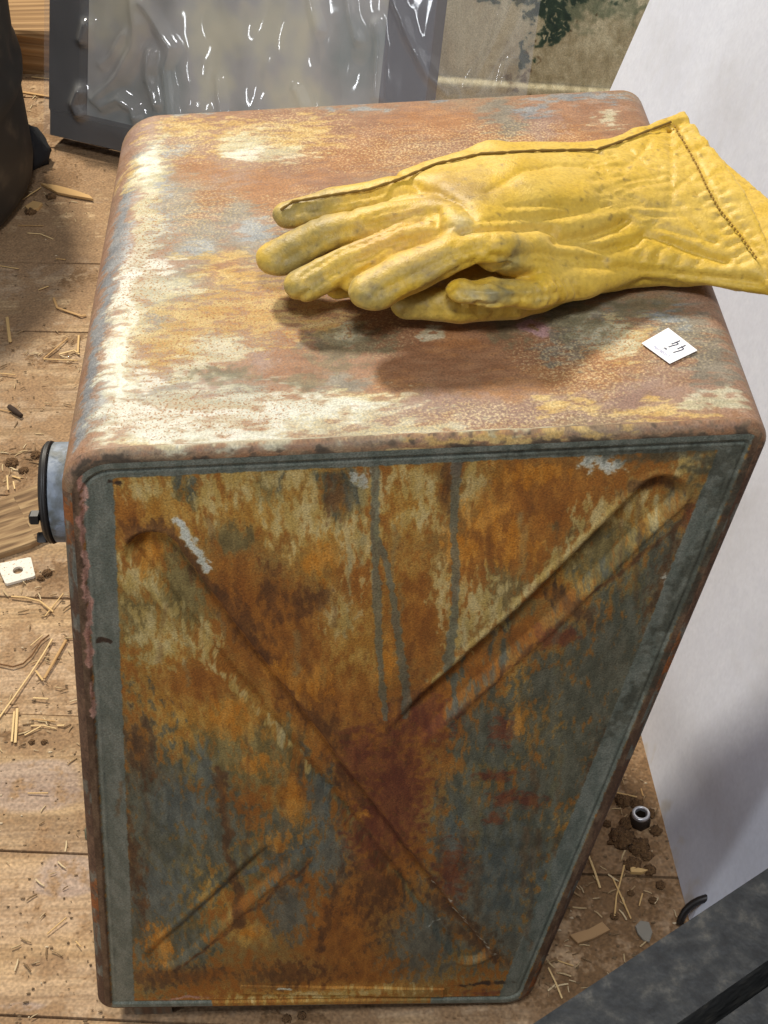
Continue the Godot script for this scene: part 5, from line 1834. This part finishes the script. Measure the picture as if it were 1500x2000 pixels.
func build_background() -> void:
	# framed panel wrapped in clear film, leaning at the back
	var a := on_y(122, 266)
	var b := on_y(823, 433)
	var along := (b - a).normalized()
	var out := Vector3(-along.z, 0, along.x)
	if out.z < 0:
		out = -out
	var lean := deg_to_rad(16.0)
	var up := Vector3.UP * cos(lean) - out * sin(lean)
	var nrm := Vector3.UP * sin(lean) + out * cos(lean)
	var wide := a.distance_to(b)
	var tall := 0.34
	print("frame width ", wide)
	var t := thing("framed_panel", a, "dark framed panel wrapped in clear plastic film, leaning behind the tank", "framed panel")
	var bars := [["bottom_rail", 0.0, wide, 0.0, 0.030, "frame_black"], ["top_rail", 0.0, wide, tall - 0.03, tall, "frame_black"], ["stile", 0.0, 0.045, 0.0302, tall - 0.0302, "frame_black"], ["stile", wide - 0.058, wide, 0.0302, tall - 0.0302, "frame_grey"]]
	var th := 0.028
	for e in bars:
		var g := Geo.new()
		var poly := PackedVector3Array()
		for c in [[e[1], e[3]], [e[2], e[3]], [e[2], e[4]], [e[1], e[4]]]:
			poly.append(along * c[0] + up * c[1] + Vector3(0, 0.008, 0))
		g.prism(poly, nrm * th, 0.003)
		obj(e[0], g.mesh(), M[e[5]], t)
	var pane := Geo.new()
	var pp := PackedVector3Array()
	for c in [[0.0452, 0.0302], [wide - 0.0582, 0.0302], [wide - 0.0582, tall - 0.0302], [0.0452, tall - 0.0302]]:
		pp.append(along * c[0] + up * c[1] + Vector3(0, 0.008, 0) + nrm * 0.006)
	pane.prism(pp, nrm * 0.004)
	for i in pane.v.size():
		pane.uv[i] = Vector2(pane.v[i].dot(along), pane.v[i].dot(up)) / 0.5
	obj("pane", pane.mesh(), M.pane, t)
	# film: a sheet with folds pulled towards its corners
	var fg := Geo.new()
	var nx := 280
	var ny := 170
	var fw := wide + 0.105
	var n1 := noise(FastNoiseLite.TYPE_SIMPLEX_SMOOTH, 1.0, 3, 91)
	var folds := []
	for e in [[[250, 0], [262, 60], [255, 110], [230, 160], [185, 205]], [[275, 20], [310, 70], [332, 105], [318, 150], [326, 190], [335, 240]], [[285, 120], [282, 165], [300, 215]], [[200, 220], [230, 205], [255, 225], [262, 240]], [[160, 190], [152, 215], [160, 232]], [[170, 60], [165, 90]], [[604, 0], [612, 40], [620, 70]], [[678, 0], [684, 40], [700, 90]], [[770, 10], [790, 50], [800, 80], [840, 160], [870, 200]], [[985, 0], [965, 60], [935, 130], [905, 190]], [[575, 190], [585, 220]], [[735, 60], [742, 100], [738, 150], [736, 200]], [[970, 150], [960, 190]], [[420, 170], [430, 230]], [[235, 80], [215, 120], [195, 140]]]:
		var line := []
		for q in e:
			var w3 := on_plane(q[0], q[1], a + nrm * 0.034, nrm) - a
			line.append(Vector2(w3.dot(along), w3.dot(up)))
		folds.append(line)
	var part := func(j: int) -> PackedVector3Array:
		var line := PackedVector3Array()
		for i in nx + 1:
			var x := -0.004 + fw * i / nx
			var y := 0.002 + (tall + 0.004) * j / ny
			var off := th + 0.005
			var q := Vector2(x, y)
			# slack film over the pane sags inwards
			var slack := smoothstep(0.03, 0.09, x) * smoothstep(wide - 0.04, wide - 0.10, x) * smoothstep(0.02, 0.06, y)
			off -= 0.008 * slack
			off += n1.get_noise_2d(x * 8, y * 5) * 0.010 * (0.2 + slack) + n1.get_noise_2d(x * 16 + 7, y * 4) * 0.0018
			for f in folds.size():
				var dd := 1.0
				for k in folds[f].size() - 1:
					dd = minf(dd, seg_d(q, folds[f][k], folds[f][k + 1]))
				off += (0.0130 if f < 6 else 0.0090) * exp(-pow(dd / (0.0080 if f < 6 else 0.0062), 2))
			if x > wide:
				off -= (x - wide) * 0.5
			line.append(along * x + up * y + Vector3(0, 0.008, 0) + nrm * off)
		return line
	var film_rows := []
	film_rows.resize(ny + 1)
	var job := WorkerThreadPool.add_group_task(func(k: int): film_rows[k] = part.call(k), ny + 1, -1, true)
	WorkerThreadPool.wait_for_group_task_completion(job)
	for e in film_rows:
		fg.v.append_array(e)
	fg.uv.resize(fg.v.size())
	fg.c.resize(fg.v.size())
	for j in ny:
		for i in nx:
			var k := j * (nx + 1) + i
			fg.quad(k, k + 1, k + nx + 2, k + nx + 1)
	var film := obj("plastic_film", fg.mesh(), M.film, t)
	film.set_meta("label", "creased clear plastic wrapped round the frame")
	# cream sheet with flaking green paint
	var c0 := on_y(800, 250)
	var c1 := on_y(1420, 300)
	var ca := (c1 - c0).normalized()
	var co := Vector3(-ca.z, 0, ca.x)
	if co.z < 0:
		co = -co
	var cl := deg_to_rad(20.0)
	var cu := Vector3.UP * cos(cl) - co * sin(cl)
	var cn := Vector3.UP * sin(cl) + co * cos(cl)
	var ct := thing("painted_sheet", c0, "old cream metal sheet with flaking dark green paint behind the tank", "metal sheet")
	var cg := Geo.new()
	var cw := c0.distance_to(c1)
	var line_p := on_plane(1100, 168, c0, cn) - c0
	var ly := line_p.dot(cu)
	var ch := 0.55
	var rowsy := [0.0, ly - 0.012, ly - 0.005, ly - 0.002, ly + 0.003, ly + 0.02, ch]
	var rowsz := [0.004, 0.004, 0.005, 0.001, -0.002, 0.0, 0.0]
	for j in rowsy.size():
		for i in 2:
			cg.add(ca * cw * i + cu * rowsy[j] + cn * rowsz[j], Vector2(cw * i, rowsy[j]))
	for j in rowsy.size() - 1:
		cg.quad(j * 2, j * 2 + 1, j * 2 + 3, j * 2 + 2)
	obj("sheet", cg.mesh(), sheet_paint(c0, ca, cu, cn), ct)
	var bk := Geo.new()
	var bp := PackedVector3Array([ca * 0.0 - cn * 0.02, ca * cw - cn * 0.02, ca * cw + cu * ch - cn * 0.02, cu * ch - cn * 0.02])
	bk.prism(bp, cn * 0.0155)
	obj("backing", bk.mesh(), M.dark_wood, ct)
	# beam at the back left
	var w0 := on_y(-120, 140)
	var w1 := on_y(240, 150)
	var wa := (w1 - w0).normalized()
	var wo := Vector3(wa.z, 0, -wa.x)
	if wo.z > 0:
		wo = -wo
	var bm := Geo.new()
	bm.prism(PackedVector3Array([Vector3.ZERO, w1 - w0, w1 - w0 + wo * 0.16, wo * 0.16]), Vector3(0, 0.062, 0), 0.004)
	for i in bm.v.size():
		bm.uv[i] = Vector2(bm.v[i].x * 0.4, bm.v[i].z * 3.0 + bm.v[i].y * 3.0)
	single("wooden_beam", bm.mesh(), M.beam, w0, "rough brown wooden beam lying on the floor behind the straw", "beam")
	# black drum at the left edge
	var dp := on_y(50, 350)
	var dc := Vector3(dp.x - 0.246, 0, dp.z + 0.03)
	var dt := thing("black_drum", dc, "scuffed black drum standing at the far left on the dusty floor", "drum")
	var dg := Geo.new()
	dg.lathe([[0.002, 0.0], [0.002, 0.240], [0.006, 0.252], [0.016, 0.259], [0.03, 0.262], [0.07, 0.262], [0.125, 0.262], [0.135, 0.267], [0.150, 0.269], [0.165, 0.267], [0.175, 0.263], [0.27, 0.267], [0.31, 0.272], [0.32, 0.265], [0.32, 0.0]], Vector3.ZERO, Vector3.UP, 72)
	obj("body", dg.mesh(), M.drum, dt)
	# dark lump of cloth beside it
	var lp := on_y(48, 340)
	single("black_rag", lump(0.027, 1.3, 17, 0.3), M.rag, lp + Vector3(0.0, 0, -0.03), "crumpled black rag on the floor against the black drum", "rag")
	stage("background")

func sheet_paint(c0: Vector3, ca: Vector3, cu: Vector3, cn: Vector3) -> StandardMaterial3D:
	var p := Paint.new(900, 800)
	var s := 1450.0
	var f := func(u: float, v: float) -> Vector2:
		var q := on_plane(u, v, c0, cn) - c0
		return Vector2(q.dot(ca) * s, 799 - q.dot(cu) * s)
	p.cap = {"stain": 0.5, "faint": 0.8, "brown": 0.7}
	p.layer("stain", rgb8(126, 112, 76), rgb8(168, 152, 116), 1.2, 0.4, 0.7, 0.5)
	p.layer("faint", rgb8(104, 114, 84), rgb8(140, 142, 110), 1.1, 0.5, 0.6, 0.5)
	p.layer("green", rgb8(26, 50, 34), rgb8(38, 62, 42), 0.8, 3.0, 0.5, 0.8)
	p.layer("brown", rgb8(84, 66, 40), rgb8(100, 80, 50), 2.0, 1.8, 0.8, 0.5)
	spots(p, f, "stain", [[1180, 130, 60, 40], [1000, 140, 40, 50], [1230, 60, 40, 40], [1100, 60, 40, 50], [1090, 160, 80, 10]])
	spots(p, f, "faint", [[1150, 20, 60, 24], [1200, 10, 50, 16], [1240, 8, 40, 12], [1130, 10, 40, 30]])
	spots(p, f, "green", [[1046, 16, 20, 22], [1085, 8, 25, 15], [1080, 30, 15, 20], [1072, 46, 18, 12], [1052, 70, 14, 15], [1078, 64, 12, 15], [1098, 44, 15, 10], [1021, 104, 10, 20], [1019, 84, 5, 11], [1104, 22, 12, 12], [1060, 4, 32, 10], [1000, -30, 75, 25], [1100, -40, 100, 32]], 1.1)
	spots(p, f, "brown", [[1042, 118, 7, 8], [1030, 94, 6, 5], [1010, 158, 20, 8], [1126, 44, 6, 5], [1164, 36, 5, 4], [1030, 142, 6, 4], [995, 160, 10, 6]])
	var m := painted(bake(p, rgb8(204, 194, 158), rgb8(186, 174, 138), 95, 1.0, 3.0, 0.6, 8.0), 0.05)
	m.uv1_scale = Vector3(s / 900.0, -s / 800.0, 1)
	m.uv1_offset = Vector3(0, 799.0 / 800.0, 0)
	return m

# ---------------------------------------------------------------- materials and light
func make_materials() -> void:
	M.neck = mat(rgb8(112, 122, 134), 0.6)
	M.neck.heightmap_enabled = true
	M.neck.heightmap_texture = noise_tex(0.02, 4, 3)
	M.neck.heightmap_scale = 0.05
	M.neck.albedo_color = Color.WHITE
	M.neck.albedo_texture = noise_tex(0.012, 5, 7, [[0.0, 84, 84, 74], [0.42, 104, 110, 112], [0.6, 128, 138, 150], [1.0, 160, 168, 176]])
	triplanar(M.neck, 14.0)
	M.cap = mat(rgb8(34, 31, 28), 0.5)
	M.plug = mat(rgb8(106, 106, 84), 0.7)
	M.paper = mat(rgb8(244, 243, 242), 0.85)
	M.ink = mat(rgb8(40, 40, 66), 0.7)
	M.stamp = mat(rgb8(176, 176, 204), 0.8)
	M.leather = mat(Color.WHITE, 0.54)
	M.leather.vertex_color_use_as_albedo = true
	M.leather.albedo_texture = noise_tex(0.03, 4, 12, [[0.0, 214, 208, 200], [0.5, 240, 238, 236], [1.0, 255, 255, 255]])
	M.leather.heightmap_enabled = true
	var cell := noise(FastNoiseLite.TYPE_CELLULAR, 0.055, 2, 21)
	cell.cellular_return_type = FastNoiseLite.RETURN_DISTANCE2_SUB
	var ci := cell.get_seamless_image(512, 512)
	ci.convert(Image.FORMAT_L8)
	M.leather.heightmap_texture = ImageTexture.create_from_image(ci)
	M.leather.heightmap_scale = 0.02
	M.leather.rim_enabled = true
	M.leather.rim = 0.15
	triplanar(M.leather, 22.0)
	M.seam = mat(rgb8(124, 96, 38), 0.95)
	M.stitch = mat(rgb8(150, 112, 36), 0.9)
	M.dark_wood = mat(rgb8(58, 42, 30), 0.95)
	for k in 3:
		M["straw%d" % k] = mat([rgb8(222, 190, 134), rgb8(206, 170, 112), rgb8(186, 146, 92)][k], 0.7)
	M.twine = mat(rgb8(120, 84, 50), 0.9)
	M.dirt = mat(Color.WHITE, 0.98)
	M.dirt.albedo_texture = noise_tex(0.03, 5, 23, [[0.0, 70, 48, 28], [0.5, 104, 76, 46], [1.0, 140, 106, 68]])
	M.dirt.heightmap_enabled = true
	M.dirt.heightmap_texture = noise_tex(0.06, 4, 24)
	M.dirt.heightmap_scale = 0.25
	triplanar(M.dirt, 18.0)
	M.grit = mat(Color.WHITE, 0.95)
	M.grit.vertex_color_use_as_albedo = true
	M.chipwood = mat(rgb8(190, 152, 98), 0.85)
	M.card = mat(rgb8(166, 132, 92), 0.9)
	M.greypaper = mat(rgb8(140, 134, 122), 0.9)
	M.weathered = wood_material(61, [[0.0, 84, 62, 40], [0.4, 132, 104, 72], [0.7, 160, 132, 94], [1.0, 182, 154, 114]], 0.25)
	M.beam = wood_material(62, [[0.0, 92, 66, 40], [0.45, 140, 108, 70], [1.0, 196, 160, 114]], 0.3)
	M.nut_dark = mat(rgb8(58, 46, 36), 0.7, 0.3)
	M.nut_bright = mat(rgb8(214, 216, 222), 0.34, 0.7)
	M.washer = mat(Color.WHITE, 0.75)
	M.washer.albedo_texture = noise_tex(0.03, 4, 33, [[0.0, 226, 222, 210], [0.72, 222, 216, 200], [0.82, 150, 110, 76], [1.0, 120, 80, 50]])
	M.white = mat(Color.WHITE, 0.42)
	M.white.albedo_texture = noise_tex(0.006, 5, 35, [[0.0, 196, 200, 212], [0.22, 207, 211, 222], [0.85, 211, 215, 225], [1.0, 200, 203, 210]])
	M.channel = mat(Color.WHITE, 0.6)
	M.channel.albedo_texture = noise_tex(0.008, 6, 37, [[0.0, 56, 56, 55], [0.38, 70, 71, 70], [0.6, 82, 82, 79], [0.8, 108, 105, 97], [1.0, 142, 135, 118]], 1024, 0.66)
	M.channel.heightmap_enabled = true
	M.channel.heightmap_texture = noise_tex(0.03, 4, 38)
	M.channel.heightmap_scale = 0.12
	triplanar(M.channel, 4.5)
	M.rubber = mat(rgb8(30, 26, 24), 0.5)
	M.frame_black = mat(rgb8(20, 20, 21), 0.4)
	M.frame_grey = mat(rgb8(84, 86, 96), 0.5)
	M.pane = mat(Color.WHITE, 0.35)
	M.pane.albedo_texture = noise_tex(0.006, 4, 44, [[0.0, 124, 136, 132], [0.4, 164, 165, 161], [0.6, 180, 178, 172], [0.8, 204, 200, 176], [1.0, 216, 210, 182]])
	M.film = mat(Color(0.93, 0.93, 0.93, 0.15), 0.08)
	M.film.transparency = BaseMaterial3D.TRANSPARENCY_ALPHA
	M.film.cull_mode = BaseMaterial3D.CULL_DISABLED
	M.drum = mat(Color.WHITE, 0.62)
	M.drum.albedo_texture = noise_tex(0.012, 5, 47, [[0.0, 24, 22, 20], [0.6, 38, 34, 30], [0.8, 64, 56, 46], [1.0, 92, 80, 64]])
	triplanar(M.drum, 3.0)
	M.rag = mat(rgb8(24, 25, 28), 0.95)

func wood_material(sd: int, ramp: Array, relief: float) -> StandardMaterial3D:
	var im := noise(FastNoiseLite.TYPE_SIMPLEX_SMOOTH, 0.05, 5, sd).get_image(64, 512)
	im.convert(Image.FORMAT_L8)
	im.resize(512, 512, Image.INTERPOLATE_CUBIC)
	var src := im.get_data()
	var g := Gradient.new()
	g.offsets = PackedFloat32Array(ramp.map(func(e): return e[0]))
	g.colors = PackedColorArray(ramp.map(func(e): return Color8(e[1], e[2], e[3])))
	var out := Image.create(512, 512, false, Image.FORMAT_RGB8)
	for y in 512:
		for x in 512:
			out.set_pixel(x, y, g.sample(src[y * 512 + x] / 255.0))
	var m := mat(Color.WHITE, 0.9)
	m.albedo_texture = ImageTexture.create_from_image(out)
	m.heightmap_enabled = true
	m.heightmap_texture = ImageTexture.create_from_image(im)
	m.heightmap_scale = relief
	return m

func area(called: String, at: Vector3, target: Vector3, size: Vector2, energy: float, color: Color) -> void:
	var l := AreaLight3D.new()
	l.name = called
	l.area_size = size
	l.light_energy = energy
	l.light_color = color
	l.area_range = 12.0
	l.shadow_enabled = true
	add_child(l)
	l.look_at_from_position(at, target, Vector3.UP)

func _ready() -> void:
	t0 = Time.get_ticks_msec()
	rng.seed = 77
	var cam := Camera3D.new()
	cam.name = "camera"
	cam.transform = Transform3D(cam_basis, CAM)
	cam.fov = rad_to_deg(2.0 * atan(1000.0 / FOCAL))
	cam.near = 0.02
	cam.far = 30.0
	add_child(cam)
	cam.current = true
	var we := WorldEnvironment.new()
	we.name = "environment"
	var env := Environment.new()
	env.background_mode = Environment.BG_COLOR
	env.background_color = Color(0.40, 0.40, 0.42)
	env.background_energy_multiplier = 1.0
	env.tonemap_mode = Environment.TONE_MAPPER_LINEAR
	env.tonemap_exposure = 1.0
	env.sdfgi_enabled = true
	env.ssao_enabled = true
	env.ssil_enabled = true
	we.environment = env
	add_child(we)
	# hard daylight from an opening behind and to the left, soft light from above in front
	var mid := Vector3(0.16, 0.5, -0.2)
	var toward := Vector3(-0.30, 0.66, -0.70).normalized()
	area("doorway_light", mid + toward * 3.0, mid, Vector2(0.3, 0.3), 12.2, Color(1.0, 0.965, 0.90))
	area("overhead_fill", Vector3(0.2, 2.65, 0.95), Vector3(0.1, 0.3, 0.0), Vector2(0.5, 0.5), 3.6, Color(0.97, 0.98, 1.0))  # unseen fill added overhead to brighten the tank front
	area("film_glint_light", Vector3(-2.5, 0.95, 1.6), Vector3(0.0, 0.3, -0.6), Vector2(0.25, 0.8), 1.9, Color(0.96, 0.98, 1.0))  # unseen lamp added so the film folds show glints
	make_materials()
	stage("materials")
	build_floor()
	build_background()
	build_white_panel()
	build_tank()
	build_label()
	build_gloves()
	build_channel()
	build_litter()
	stage("done")
